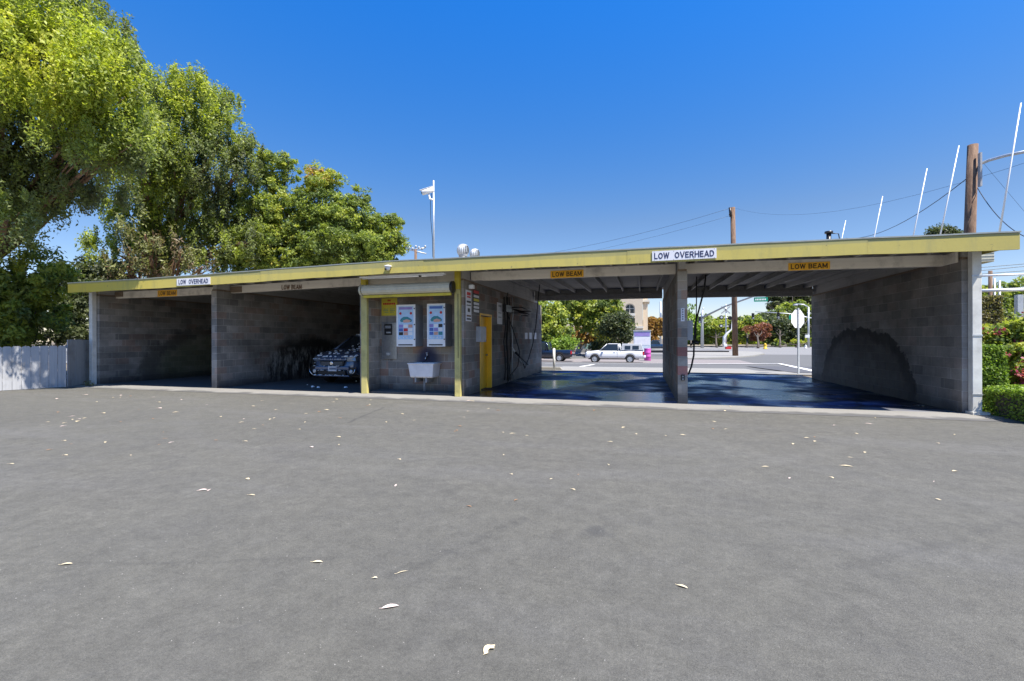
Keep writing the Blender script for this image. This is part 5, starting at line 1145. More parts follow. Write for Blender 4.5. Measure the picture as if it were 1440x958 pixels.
def pickup(name, x, y, z, rz, mat, label, L=4.75, W=0.84, shell=False, hgt=1.6, tailz=None, scale=1.0):
    t = thing(name, (x, y, z), label, 'pickup truck', rz=rz)
    pl_ = [(0, 0.66), (0.15, 0.78), (0.5, W), (L-0.2, W), (L, W*0.96)]; tp_ = [(0, 0.62), (0.06, 0.86), (0.2, 0.95), (1.15, 1.03), (1.3, 1.05), (L-0.08, 1.05), (L, 0.98)]
    car_body('body', L, W, tp_, 0.38, W, (0.82, L-1.1), 0.34, mat, t, pl_)
    box_obj('underbody', -L+0.4, -0.3, -W+0.12, W-0.12, 0.3, 0.8, M['dark'], t, local=True)
    cabin(t, (1.25, 1.85, 2.75, 2.92), W-0.06, 1.05, hgt, mat, 0.12, (2.72,))
    for (a, b) in ((-0.82, W-0.02), (-0.82, -W+0.02), (-(L-1.1), W-0.02), (-(L-1.1), -W+0.02)): wheel(t, a, b, 0.34, 0.22)
    box_obj('front_bumper', -0.02, 0.10, -0.74, 0.74, 0.42, 0.60, M['black'], t, bevel=0.02, local=True); box_obj('rear_bumper', -L-0.14, -L+0.0, -0.78, 0.78, 0.46, 0.60, M['white'] if shell else M['chrome'], t, bevel=0.02, local=True)
    box_obj('bed_tailgate', -L-0.012, -L, -W+0.12, W-0.12, 0.62, 1.0, mat, t, local=True)
    for s in (1, -1):
        lamp('headlight', t, -0.01, s*0.5, s*0.8, 0.66, 0.82, 'lens', side=0.16)
        box_obj('tail_light', -L-0.015, -L+0.10, s*W*0.97-0.06, s*W*0.97+0.012, 0.68, 0.96 if not tailz else tailz, M['tail'], t, local=True)
        box_obj('door_handle', -2.5, -2.36, s*W-0.01, s*W+0.015, 0.92, 0.95, M['black'], t, local=True)
        box_obj('door_seam', -2.66, -2.65, s*W-0.02, s*W+0.004, 0.45, 1.04, M['black'], t, local=True); box_obj('door_seam', -1.42, -1.41, s*W-0.02, s*W+0.004, 0.45, 1.04, M['black'], t, local=True)
        box_obj('mirror', -1.62, -1.5, s*(W+0.02), s*(W+0.18), 1.05, 1.17, M['black'], t, bevel=0.02, local=True)
    if shell:
        m = MB(); hb, ht = W-0.03, W-0.14
        m.add([(-2.97, hb, 1.05), (-2.97, -hb, 1.05), (-L+0.02, -hb, 1.05), (-L+0.02, hb, 1.05), (-3.02, ht, hgt-0.02), (-3.02, -ht, hgt-0.02), (-L+0.2, -ht, hgt-0.04), (-L+0.2, ht, hgt-0.04)], [(0, 1, 5, 4), (1, 2, 6, 5), (2, 3, 7, 6), (3, 0, 4, 7), (4, 5, 6, 7), (0, 3, 2, 1)])
        sh_ = m.build('camper_shell', M['gal'], t, bevel=0.03, local=True)
        for s in (1, -1):
            for (a, b) in ((-3.25, -3.7), (-3.85, -4.35)):
                m = MB(); m.add([(a, s*(hb+0.004), 1.14), (b, s*(hb+0.004), 1.14), (b, s*(hb-0.055), 1.42), (a, s*(hb-0.055), 1.42)], [(0, 1, 2, 3)]); m.poly([(a, s*(hb-0.012), 1.16), (b, s*(hb-0.012), 1.16), (b, s*(hb-0.065), 1.42), (a, s*(hb-0.065), 1.42)], (0, s*0.012, 0)); m.build('side_window', M['glass'], sh_, local=True)
    return t
ga = G(822, 509.7, -0.6)
pickup('pickup_truck', ga.x+0.1, ga.y+0.0, -0.6, math.pi, M['carwhite'], 'white pickup truck with grey camper shell parked across the street', L=4.75, shell=True)
gb = G(803, 509, -0.6)
pickup('pickup_truck', gb.x-4.9, gb.y+0.6, -0.6, math.pi, M['carblack'], 'black pickup truck with red tail light, half hidden by the third bay wall', L=5.0, W=0.92, hgt=1.75)
gd = G(917, 492.5, -0.6)
pickup('pickup_truck', gd.x-1.7, gd.y, -0.6, math.pi, M['carblue'], 'dark blue pickup truck behind the pale kiosk', L=5.2, W=0.92, hgt=1.75)
# white sedan behind the white pickup
gs = G(846, 498, -0.6); sc = thing('parked_car', (gs.x, gs.y, -0.6), 'white sedan seen above the camper shell of the white pickup', 'car', rz=math.pi)
Ls = 4.5; car_body('body', Ls, 0.88, [(0, 0.5), (0.1, 0.72), (0.9, 0.92), (1.2, 0.97), (3.9, 1.0), (4.4, 0.95), (4.5, 0.7)], 0.25, 0.88, (0.85, 3.6), 0.32, M['carwhite'], sc, [(0, 0.55), (0.3, 0.82), (0.8, 0.88), (3.8, 0.88), (4.5, 0.7)])
cabin(sc, (1.1, 1.95, 3.2, 3.95), 0.8, 0.98, 1.45, M['carwhite'], 0.18, (2.5,))
for (a, b) in ((-0.85, 0.86), (-0.85, -0.86), (-3.6, 0.86), (-3.6, -0.86)): wheel(sc, a, b, 0.32, 0.2)

# ------------------------------------------------------------------ street things
def lattice(name, pts): pass
# kiosk and drum
ka, kb = G(891, 504, -0.6), G(917, 504, -0.6); kz = Z_at(904, 464.5, ka.y)
t = thing('kiosk', ((ka.x+kb.x)/2, ka.y, -0.6), 'pale blue box kiosk behind the pink drum', 'kiosk')
box_obj('cabinet', ka.x, kb.x-0.15, ka.y, ka.y+1.6, -0.58, kz-0.1, M['kiosk'], t, bevel=0.02); box_obj('lid', ka.x-0.06, kb.x-0.09, ka.y-0.06, ka.y+1.66, kz-0.1, kz, M['gal'], t, bevel=0.01)
box_obj('header_panel', ka.x+0.08, kb.x-0.23, ka.y-0.015, ka.y, kz-0.62, kz-0.2, M['purple'], t); box_obj('window', ka.x+0.08, kb.x-0.23, ka.y-0.012, ka.y, kz-1.5, kz-0.7, M['signwhite'], t)
g = G(910.5, 507.3, -0.6); r_ = 4.6*D_at(910.5, g.y)/FPX
t = thing('drum', g, 'bright pink drum standing right of the white pickup', 'drum')
hh = Z_at(910.5, 490, g.y)+0.6
MB().lathe(g, [(r_*0.96, 0), (r_, 0.03), (r_*0.97, hh*0.33), (r_*1.02, hh*0.345), (r_*0.97, hh*0.36), (r_*0.97, hh*0.64), (r_*1.02, hh*0.655), (r_*0.97, hh*0.67), (r_*0.98, hh*0.97), (r_, hh)], 22).build('shell', M['magenta'], t)
MB().lathe(g+Vector((0, 0, hh-0.02)), [(r_*0.9, 0), (r_*0.9, 0.025)], 20).build('lid', M['purple'], t)
# bollard and wheel stop on the drive
g = GT(779, 521.5); t = thing('bollard', g, 'slim white bollard at the street edge of the third bay', 'bollard')
MB().tube([g, g+Vector((0, 0, 0.97))], 0.055, 12).lathe(g+Vector((0, 0, 0.96)), [(0.055, 0), (0.045, 0.03), (0.01, 0.045)], 12).build('post', M['whitepost'], t)
g = Vector((X_at(769, 20.4), 20.4, terrain(20.4))); solo(MB().poly([(g.x-0.4, g.y, 0.03+g.z), (g.x+0.7, g.y, 0.03+g.z), (g.x+0.6, g.y, 0.15+g.z), (g.x-0.3, g.y, 0.15+g.z)], (0, 0.25, 0)).build('wheel_stop', M['walk'], bevel=0.02), 'pale concrete wheel stop beside the slim white bollard', 'wheel stop')
# stop sign, seen from behind
g = Vector((X_at(1122, 20.2), 20.2, terrain(20.2))); zc = Z_at(1122, 448.5, 20.2); R8 = 0.385
t = thing('stop_sign', g, 'stop sign seen from behind on a steel post at the street edge', 'sign', rz=R(37))
M['_'] = None
MB().poly([(R8*math.cos(R(22.5+45*k)), 0, zc-g.z+R8*math.sin(R(22.5+45*k))) for k in range(8)], (0, 0.006, 0)).build('sign_plate', M['white'], t, local=True)
MB().poly([(0.97*R8*math.cos(R(22.5+45*k)), 0.0065, zc-g.z+0.97*R8*math.sin(R(22.5+45*k))) for k in range(8)], (0, 0.003, 0)).build('sign_face', M['red'], t, local=True)
MB().box(-0.04, 0.04, -0.04, -0.002, 0, zc-g.z+0.42).build('post', M['galv'], t, local=True)
for dz in (-0.22, 0.22): MB().lathe((0, -0.045, zc-g.z+dz), [(0.016, 0), (0.016, 0.01)], 8, 'Y').build('bolt', M['steel'], t, local=True)
# wooden utility pole with cross hardware
def pole(name, px, py, z, top, wpx, wtop, label, xt=None, base=None):
    g = base or G(px, py, z); d = D_at(px, g.y); T = P(xt or px, top, g.y); t = thing(name, g, label, 'utility pole')
    MB().tube([g, g.lerp(T, 0.5), T], [wpx/2*d/FPX, (wpx+wtop)/4*d/FPX, wtop/2*d/FPX], 14).build('pole', M['pole'], t); return t, T, d
t, T1, d1 = pole('utility_pole', 1034, 502, -0.6, 292, 7.6, 6.2, 'brown wooden utility pole rising behind the roof between the two open bays', xt=1031)
MB().tube([P(1027, 292, T1.y-0.3), P(1028, 305, T1.y-0.3)], 0.12, 8).build('insulator', M['black'], t)
for py_ in (296, 302): MB().tube([P(1026, py_, T1.y-0.3), P(1031, py_, T1.y)], 0.06, 6).build('arm', M['pole'], t)
B2 = PD(1357, 520, 18); B2.z = 0
t, T2, d2 = pole('utility_pole', 1357, 520, 0, 204, 14.5, 11.5, 'thick leaning wooden utility pole with lamp arm at the right', xt=1369, base=B2)
YP = B2.y
MB().tube([P(1376, 236, YP), P(1381, 230, YP-0.2), P(1392, 225.5, YP-0.4), P(1415, 219, YP-0.8), P(1455, 211, YP-1.5)], 0.055, 10).build('lamp_arm', M['galv'], t)
MB().tube([P(1455, 211, YP-1.5), P(1475, 210, YP-1.7), P(1500, 210, YP-1.9)], [0.08, 0.16, 0.12], 10).build('lamp_head', M['galv'], t)
MB().tube([P(1375, 228, YP), P(1375, 248, YP)], 0.07, 8).build('bracket', M['galv'], t)
MB().box(*(lambda c: (c.x-0.03, c.x+0.03, c.y-0.35, c.y-0.2, c.z-0.1, c.z+1.2))(P(1372, 262, YP))).build('conduit', M['gal'], t)
def wire(a, b, sag, r, label, group='overhead wires'):
    pts = [a.lerp(b, k/14)-Vector((0, 0, sag*4*(k/14)*(1-k/14))) for k in range(15)]
    solo(MB().tube(pts, r*0.55, 5).build('overhead_wire', M['black']), label, 'wire', group)
wire(P(1362, 250, YP), P(1190, 335, 40), 0.7, 0.03, 'thick dark cable sagging left from the leaning utility pole')
wire(P(1374, 262, YP), P(1470, 340, 18), 0.5, 0.025, 'dark cable sagging right from the leaning utility pole')
wire(P(1380, 225, YP), P(1460, 320, 25), 0.0, 0.008, 'thin pale stay wire right of the leaning pole')
wire(T1, P(560, 372, 70), 2.0, 0.025, 'faint wire running left from the farther utility pole', )
wire(T1-Vector((0, 0, 0.8)), P(560, 378, 70), 2.0, 0.02, 'lower faint wire running left from the farther utility pole')
wire(T1, P(1500, 210, 22), 1.5, 0.012, 'faint wire running right from the farther utility pole')
for k, (ya, yb) in enumerate(((377.5, 371), (382, 374), (386.5, 381))): wire(P(1366, ya, 45), P(1480, yb-3, 45), 0.0, 0.04, ['highest of three parallel far wires over the hedges', 'middle of three parallel far wires over the hedges', 'lowest of three parallel far wires over the hedges'][k])
# distant pole head left of the camera mast
t = thing('utility_pole', P(585, 480, 60)*1.0-Vector((0, 0, Z_at(585, 480, 60)+0.6)), 'distant utility pole head with cross arms left of the camera mast', 'utility pole'); q = P(585, 351, 60)
MB().tube([(q.x, 60, -0.6), (q.x, 60, q.z)], 0.2, 8).build('pole', M['pole'], t)
for (xa_, ya_, xb_, yb_) in ((571, 350, 600, 357), (572, 352, 598, 349)): MB().tube([P(xa_, ya_, 60), P(xb_, yb_, 60)], 0.09, 6).build('cross_arm', M['galv'], t)
for k in range(7): c = P(572+4.4*k, 348.5+(k % 3)*1.5, 60); MB().tube([c, c+Vector((0, 0, 0.35))], 0.13, 6).build('insulator', M['gal'], t)
# thin far lattice pole right
for (px, pt_, lab, mt) in ((1393, 381, 'dark far pole seen over the clipped column hedge', 'pole'), (1399, 392, 'thin pale far pole just right of the dark far pole', 'galv'), (1406, 395, 'thin pale far pole farthest right over the hedge', 'galv')):
    t = thing('far_pole', P(px, 470, 60)-Vector((0, 0, Z_at(px, 470, 60)+0.6)), lab, 'pole'); MB().tube([(X_at(px, 60), 60, -0.6), P(px, pt_, 60)], 0.09 if mt == 'galv' else 0.17, 8).build('pole', M[mt], t)
# signals
def signal_head(c, t, n=3, s=1.0, face=-1):
    b = box_obj('signal_head', c.x-0.2*s, c.x+0.2*s, c.y-0.12*s, c.y+0.12*s, c.z-0.55*s, c.z+0.55*s, M['black'], t, bevel=0.03)
    for k in range(n): MB().lathe((c.x, c.y-0.12*s, c.z+(0.34-0.34*k)*s), [(0.13*s, 0), (0.15*s, -0.14*s), (0.13*s, -0.14*s), (0.12*s, -0.01)], 12, 'Y').build('visor', M['galv'] if k == 2 else M['black'], b)
g = G(987.5, 489.5, -0.6); Y_ = g.y
t = thing('traffic_signal', g, 'pale traffic signal pole with a mast arm reaching right, behind the free pier', 'traffic signal')
dd = D_at(987.5, Y_)
MB().tube([g, P(987.5, 447, Y_), P(987.5, 436, Y_)], [2.3*dd/FPX, 1.6*dd/FPX, 1.2*dd/FPX], 12).build('pole', M['galv'], t)
MB().tube([P(988, 446.5, Y_), P(1020, 431, Y_-12), P(1062, 416, Y_-24), P(1110, 398, Y_-32)], [0.2, 0.15, 0.13, 0.1], 10).build('mast_arm', M['gal'], t)
MB().tube([P(987.5, 436, Y_), P(990, 433, Y_)], 0.1, 8).build('arm', M['galv'], t)
c = P(984, 450, Y_-0.5); signal_head(c, t, 3, 1.25)
ys_ = Y_-24; a, b = P(1060.5, 424.5, ys_), P(1080, 418, ys_); t = thing('street_name_sign', a, 'green street name sign hanging from the mast arm in the right bay', 'sign')
box_obj('board', a.x, b.x, ys_-0.02, ys_+0.02, a.z, b.z, M['green'], t)
for k in range(7): box_obj('printed_mark', a.x+(b.x-a.x)*(0.1+0.115*k), a.x+(b.x-a.x)*(0.17+0.115*k), ys_-0.03, ys_-0.02, a.z+(b.z-a.z)*0.3, a.z+(b.z-a.z)*0.68, M['white'], t)
box_obj('hanger', a.x+0.3, a.x+0.38, ys_-0.02, ys_+0.02, b.z, b.z+0.5, M['gal'], t)
# far mast arm with two heads
g = G(1137, 489, -0.6); Y_ = g.y; dd = D_at(1137, Y_)
t = thing('traffic_signal', g, 'far pale signal pole with lamp and long mast arm behind the stop sign', 'traffic signal')
MB().tube([g, P(1137, 432, Y_)], [1.5*dd/FPX, 1.0*dd/FPX], 10).build('pole', M['galv'], t)
MB().tube([P(1137, 432, Y_), P(1130, 428.5, Y_), P(1119, 427.5, Y_)], 0.8*dd/FPX, 8).build('lamp_arm', M['galv'], t); MB().tube([P(1122, 429, Y_), P(1116, 429, Y_)], 1.3*dd/FPX, 8).build('lamp_head', M['gal'], t)
MB().tube([P(1150, 449, Y_), P(1128, 445, Y_), P(1108, 441, Y_), P(1062, 438.5, Y_)], [0.9*dd/FPX, 0.8*dd/FPX, 0.6*dd/FPX, 0.4*dd/FPX], 8).build('mast_arm', M['galv'], t)
for (px, py) in ((1059, 445), (1094.5, 444)): signal_head(P(px, py, Y_), t, 3, dd/FPX*8.5)
a, b = P(1109, 449.5, Y_), P(1116.5, 443.5, Y_); box_obj('green_plate', a.x, b.x, Y_-0.3, Y_-0.2, a.z, b.z, M['green'], t)
box_obj('controller', *(lambda c: (c.x-0.4, c.x+0.4, c.y-0.5, c.y-0.2, c.z-0.3, c.z+0.3))(P(1134.5, 473, Y_)), M['white'], t)
# small signal left (seen past pier in third bay)
g = G(929, 490, -0.6); Y_ = g.y; t = thing('traffic_signal', g, 'slim grey signal pole seen left of the free pier', 'traffic signal'); dd = D_at(929, Y_)
MB().tube([g, P(929, 424.5, Y_)], 1.3*dd/FPX, 8).build('pole', M['galv'], t); signal_head(P(934.5, 440, Y_-1), t, 3, dd/FPX*11); box_obj('back_plate', *(lambda a, b: (a.x, b.x, Y_-0.5, Y_-0.4, a.z, b.z))(P(931, 452, Y_), P(938, 433, Y_)), M['white'], t)
# railroad crossing signal
g = G(1021, 491, -0.6); Y_ = g.y; dd = D_at(1021, Y_); k1 = dd/FPX
t = thing('railroad_crossing_signal', g, 'railroad crossing signal with crossbuck, four lamps and raised gate arm', 'crossing signal')
MB().tube([g, P(1021, 428, Y_)], 1.0*k1, 10).build('mast', M['galv'], t)
for (a, b) in (((1014.5, 431), (1027, 441)), ((1027, 431), (1014.5, 441))):
    pa, pb = P(a[0], a[1], Y_-0.2), P(b[0], b[1], Y_-0.2); n = Vector((pb.z-pa.z, 0, -(pb.x-pa.x))).normalized()*0.8*k1; MB().poly([pa-n, pb-n, pb+n, pa+n], (0, 0.06, 0)).build('crossbuck_blade', M['gal'], t)
for (px, py) in ((1014.5, 446.5), (1026.5, 447.5), (1014, 458.5), (1028, 459.5)):
    c = P(px, py, Y_-0.3); l = MB().lathe(c, [(2.9*k1, 0), (2.9*k1, -0.05)], 18, 'Y').build('lamp_plate', M['black'], t); MB().lathe(c, [(1.5*k1, -0.06), (1.5*k1, -0.35)], 14, 'Y').build('lamp_hood', M['lens'] if px < 1020 else M['black'], l)
for py in (447, 459): MB().tube([P(1014, py, Y_-0.15), P(1028, py, Y_-0.15)], 0.5*k1, 6).build('lamp_bar', M['galv'], t)
MB().tube([P(1018, 488, Y_-0.8), P(1018.5, 474, Y_-0.8), P(1023, 468.5, Y_-0.8), P(1029, 463, Y_-0.8), P(1031, 436, Y_-0.8)], [1.9*k1, 1.9*k1, 1.5*k1, 0.9*k1, 0.5*k1], 8).build('gate_arm', M['white'], t)
c = P(1024, 490, Y_-1); box_obj('gate_base', c.x-3.6*k1, c.x+3.6*k1, c.y-0.4, c.y+0.4, -0.6, c.z+2.2*k1, M['red'], t, bevel=0.05); box_obj('gate_motor', c.x-6*k1, c.x-2*k1, c.y-0.5, c.y+0.3, c.z+2.3*k1, c.z+6*k1, M['white'], t, bevel=0.04)
# yellow and white hydrants / posts
for (px, pb, pt_, wd, mt, lab) in ((1076, 491, 483, 4, 'hydrant', 'bright yellow hydrant at the far kerb'), (1133, 490, 485, 3, 'white', 'small white hydrant at the foot of the far lamp pole'), (1074.5, 484, 466, 1.6, 'galv', 'short grey cabinet post behind the bright yellow hydrant')):
    g = G(px, pb, -0.6); k1 = D_at(px, g.y)/FPX; h = (pb-pt_)*k1; t = thing('hydrant', g, lab, 'hydrant' if mt != 'galv' else 'post')
    MB().lathe(g, [(wd*0.7*k1, 0), (wd*0.7*k1, h*0.15), (wd*0.45*k1, h*0.18), (wd*0.45*k1, h*0.75), (wd*0.5*k1, h*0.78), (wd*0.3*k1, h*0.95), (wd*0.1*k1, h)], 12).build('body', M[mt], t)
    MB().tube([g+Vector((-wd*0.6*k1, 0, h*0.6)), g+Vector((wd*0.6*k1, 0, h*0.6))], h*0.09, 8).build('outlet', M[mt], t)
# utility cabinets behind the wall
g = G(828, 494, -0.6); k1 = D_at(828, g.y)/FPX; t = thing('utility_cabinet', g, 'green utility cabinet under the trees left of the white pickup', 'cabinet')
box_obj('cabinet', g.x-7*k1, g.x+7*k1, g.y, g.y+1, -0.6, Z_at(828, 476, g.y), M['kgreen'], t, bevel=0.05); box_obj('lid', g.x-7.3*k1, g.x+7.3*k1, g.y-0.05, g.y+1.05, Z_at(828, 476, g.y), Z_at(828, 475, g.y), M['kgreen'], t)

# ------------------------------------------------------------------ far building
YT = 72; zb = -0.6
t = thing('stucco_building', (X_at(885, YT), YT, zb), 'cream stucco building with square tower and arched window beyond the street', 'building')
def fr_(a, b): return X_at(a, YT), X_at(b, YT)
xa, xb = fr_(866, 904); zt_ = Z_at(885, 400, YT)
wx0, wx1 = fr_(878.5, 893); wz0, wz1 = Z_at(885, 443, YT), Z_at(885, 434, YT); rad = (wx1-wx0)/2; cx = (wx0+wx1)/2
# tower front wall with real openings: strips round arch and lower window
m = MB(); th = 0.5
lz0, lz1 = Z_at(885, 457, YT), Z_at(885, 447.5, YT); lx0 = X_at(880, YT)
m.box(xa, wx0, YT, YT+th, zb, zt_).box(wx1, xb, YT, YT+th, zb, zt_).box(wx0, wx1, YT, YT+th, lz1, wz0).box(wx0, wx1, YT, YT+th, zb, lz0).box(wx0, lx0, YT, YT+th, lz0, lz1)
arc = [(cx+rad*math.cos(math.pi*k/12), YT, wz1+rad*math.sin(math.pi*k/12)) for k in range(13)]
for k in range(12):
    p, q = arc[k], arc[k+1]; m.poly([p, q, (q[0], YT, zt_), (p[0], YT, zt_)], (0, th, 0))
m.build('tower_wall', M['stucco'], t)
box_obj('tower_side', xb-0.5, xb-0.01, YT+th+0.01, YT+7, zb, zt_, M['stucco'], t); box_obj('tower_side', xa+0.01, xa+0.5, YT+th+0.01, YT+7, zb, zt_, M['stucco'], t)
f = MB().tube([(wx0+0.06, YT+0.2, wz0), (wx0+0.06, YT+0.2, wz1)]+[(cx+(rad-0.06)*math.cos(math.pi*(1-k/12)), YT+0.2, wz1+(rad-0.06)*math.sin(math.pi*k/12)) for k in range(1, 12)]+[(wx1-0.06, YT+0.2, wz1), (wx1-0.06, YT+0.2, wz0)], 0.09, 6).build('window', M['trim'], t)
MB().box(cx-0.04, cx+0.04, YT+0.2, YT+0.26, wz0, wz1+rad).box(wx0, wx1, YT+0.19, YT+0.25, wz1-0.04, wz1+0.04).build('muntins', M['trim'], f)
box_obj('pane', wx0, wx1, YT+0.3, YT+0.34, wz0, wz1+rad, M['glass'], f); w2 = box_obj('window', lx0, wx1, YT+0.3, YT+0.34, lz0, lz1, M['glass'], t)
box_obj('balcony_rail', wx0-0.05, wx1+0.05, YT-0.12, YT-0.02, wz0-0.15, wz0+0.25, M['trim'], t)
for (py0, py1, e) in ((459, 462, 0.25),): box_obj('stone_band', xa-0.05, xb+0.1, YT-e, YT-0.01, Z_at(885, py1, YT), Z_at(885, py0, YT), M['trim'], t)
x2a, x2b = X_at(904.5, YT+1), X_at(911, YT+1)
box_obj('side_wing', x2a, x2b, YT+1, YT+6, zb, Z_at(908, 418, YT), M['stucco'], t); box_obj('cornice', x2a-0.05, x2b+0.3, YT+0.7, YT+6.2, Z_at(908, 424, YT), Z_at(908, 421, YT), M['trim'], t)
x3a, x3b = X_at(857, YT+2), X_at(865.6, YT+2); box_obj('grey_wing', x3a, x3b, YT+2, YT+6, zb, Z_at(860, 412, YT), M['stucco2'], t)
x4a, x4b = X_at(770, YT+3), X_at(856.5, YT+3); box_obj('long_wing', x4a, x4b, YT+3, YT+9, zb, Z_at(830, 455, YT+3), M['stucco'], t)
x4t = Z_at(830, 458.5, YT+3)
for k in range(6):
    c0 = X_at(783+13*k, YT+3); wdd = 0.9; ww = MB().box(c0-wdd, c0+wdd, YT+2.9, YT+2.98, zb+0.9, zb+2.6).build('window', M['glass'], t); box_obj('frame', c0-wdd-0.1, c0+wdd+0.1, YT+2.86, YT+2.9, zb+2.6, zb+2.75, M['trim'], ww)
# ------------------------------------------------------------------ far trees
def far_tree(lbs, base, n, size, mat, label, clump=1.0, name='street_tree', r0=0.25, **k):
    b = G(*base, -0.6) if len(base) == 2 else Vector(base)
    return make_tree(name, label, 'tree', b, lbs, n, size, M[mat], M['barkg'], clump, r0, group='trees beyond the street', aspect=0.6, droop=0.2, **k)
far_tree([lobe(765, 440, 48, 22), lobe(782, 445, 48, 18), lobe(770, 465, 48, 24), lobe(790, 468, 48, 15), lobe(745, 450, 48, 26)], (772, 497), 13000, 0.32, 'leafB', 'dense bright green tree above the black pickup')
far_tree([lobe(800, 425, 53, 20), lobe(830, 430, 53, 22), lobe(850, 440, 53, 18), lobe(838, 452, 53, 22), lobe(815, 445, 53, 16), lobe(855, 425, 53, 16), lobe(845, 462, 53, 14)], (812, 495), 16000, 0.33, 'leafB', 'broad green tree over the green utility cabinet', r0=0.35)
far_tree([lobe(858, 452, 50, 12), lobe(872, 450, 50, 12), lobe(866, 462, 50, 13), lobe(882, 458, 50, 9), lobe(852, 465, 50, 10)], (864, 496), 6500, 0.28, 'leafD', 'thin greyish tree in front of the cream tower', r0=0.18)
far_tree([lobe(812, 472, 58, 10), lobe(830, 470, 58, 11), lobe(848, 474, 58, 11), lobe(798, 480, 58, 10)], (825, 492), 6000, 0.3, 'leafO', 'orange-brown shrubby tree behind the green utility cabinet', name='brown_tree')
far_tree([lobe(848, 484, 56, 9), lobe(838, 486, 56, 8), lobe(860, 480, 56, 10), lobe(880, 474, 56, 10)], (852, 493), 5000, 0.26, 'leafD', 'dark low shrub between cabinet and white sedan', name='dark_shrub')
far_tree([lobe(782, 484, 46, 9), lobe(795, 488, 46, 9), lobe(800, 478, 46, 8)], (790, 498), 3500, 0.22, 'leafH', 'light green shrub right behind the black pickup bed', name='light_shrub')
far_tree([lobe(910, 458, 85, 10), lobe(922, 456, 85, 11), lobe(916, 468, 85, 12), lobe(930, 466, 85, 9), lobe(908, 470, 85, 8)], (918, 490), 6000, 0.5, 'leafO', 'golden brown tree between the cream tower and the free pier', name='autumn_tree')
dF = 108
far_tree([lobe(968, 445, dF, 14), lobe(975, 462, dF, 18), lobe(962, 470, dF, 16), lobe(984, 470, dF, 12)], (972, 489), 8000, 0.6, 'leafH', 'light green tree just right of the free pier', clump=1.6, extra=lambda p, t: t*0.8)
far_tree([lobe(1000, 455, dF, 15), lobe(1015, 460, dF, 15), lobe(1008, 470, dF, 16), lobe(992, 472, dF, 13), lobe(1025, 470, dF, 13)], (1008, 489), 9000, 0.6, 'leafB', 'round green tree behind the railroad crossing signal', clump=1.6)
far_tree([lobe(1047, 460, dF, 16), lobe(1060, 455, dF, 12), lobe(1040, 472, dF, 14), lobe(1056, 472, dF, 12)], (1050, 489), 8000, 0.6, 'leafB', 'green tree just right of the farther utility pole', clump=1.5)
far_tree([lobe(1060, 463, dF-8, 9), lobe(1072, 461, dF-8, 9), lobe(1066, 470, dF-8, 10)], (1066, 490), 4500, 0.5, 'leafR', 'small tree with dark red leaves behind the yellow hydrant', clump=1.2, name='red_tree')
far_tree([lobe(1088, 458, dF, 16), lobe(1105, 462, dF, 16), lobe(1095, 472, dF, 15), lobe(1118, 468, dF, 15), lobe(1075, 450, dF+6, 12)], (1097, 489), 11000, 0.6, 'leafD', 'large dark olive tree left of the stop sign', clump=1.7)
far_tree([lobe(1105, 440, dF+25, 16), lobe(1122, 436, dF+25, 16), lobe(1138, 445, dF+25, 18), lobe(1135, 462, dF+25, 18), lobe(1150, 455, dF+25, 22), lobe(1090, 445, dF+25, 12)], (1125, 488), 10000, 0.7, 'leafB', 'light green tree rising behind the stop sign', clump=1.9, extra=lambda p, t: t*0.85)
far_tree([lobe(1090, 424, dF+60, 12), lobe(1105, 420, dF+60, 14), lobe(1125, 420, dF+60, 16), lobe(1142, 424, dF+60, 14), lobe(1078, 430, dF+60, 7), lobe(1115, 412, dF+60, 14)], (1112, 486), 9000, 0.9, 'leafD', 'tall dark tree at the very back touching the roof line in the right bay', clump=2.2)
far_tree([lobe(1092, 483, 104, 7), lobe(1140, 482, 104, 8), lobe(1120, 484, 104, 7), lobe(1150, 480, 104, 9)], (1120, 489), 4000, 0.4, 'leafB', 'low green shrub along the far kerb below the stop sign', clump=0.9, name='kerb_shrub')
# right edge
far_tree([lobe(1385, 415, 55, 18), lobe(1410, 412, 55, 14), lobe(1375, 440, 55, 25), lobe(1420, 435, 55, 28), lobe(1440, 425, 55, 22), lobe(1450, 402, 55, 20), lobe(1400, 450, 55, 26), lobe(1470, 430, 55, 30)], (1420, 500), 20000, 0.35, 'leafB', 'wide green tree beyond the white pipes at the right edge')
far_tree([lobe(1322, 325, 70, 9), lobe(1332, 327, 70, 9), lobe(1312, 330, 70, 7), lobe(1340, 332, 70, 10)], (1325, 500), 5000, 0.3, 'leafD', 'dark treetop poking over the roof left of the leaning pole')
LM = [lobe(955+k*22+random.uniform(-6, 6), 478+random.uniform(-3, 3), 150, 13) for k in range(11)]+[lobe(760+k*16, 476, 120, 14) for k in range(10)]
p, out, ct, _ = crown_points(LM, 22000, 2.4); tt = ct*0.6+RNG.random(len(p))*0.4
tag(mesh_from_quads('far_woods', leaf_mesh(p, out, 0.9, tt, 0.6), tt, M['leafB']), 'far mass of green trees along the horizon beyond the street', 'woods', kind='stuff')

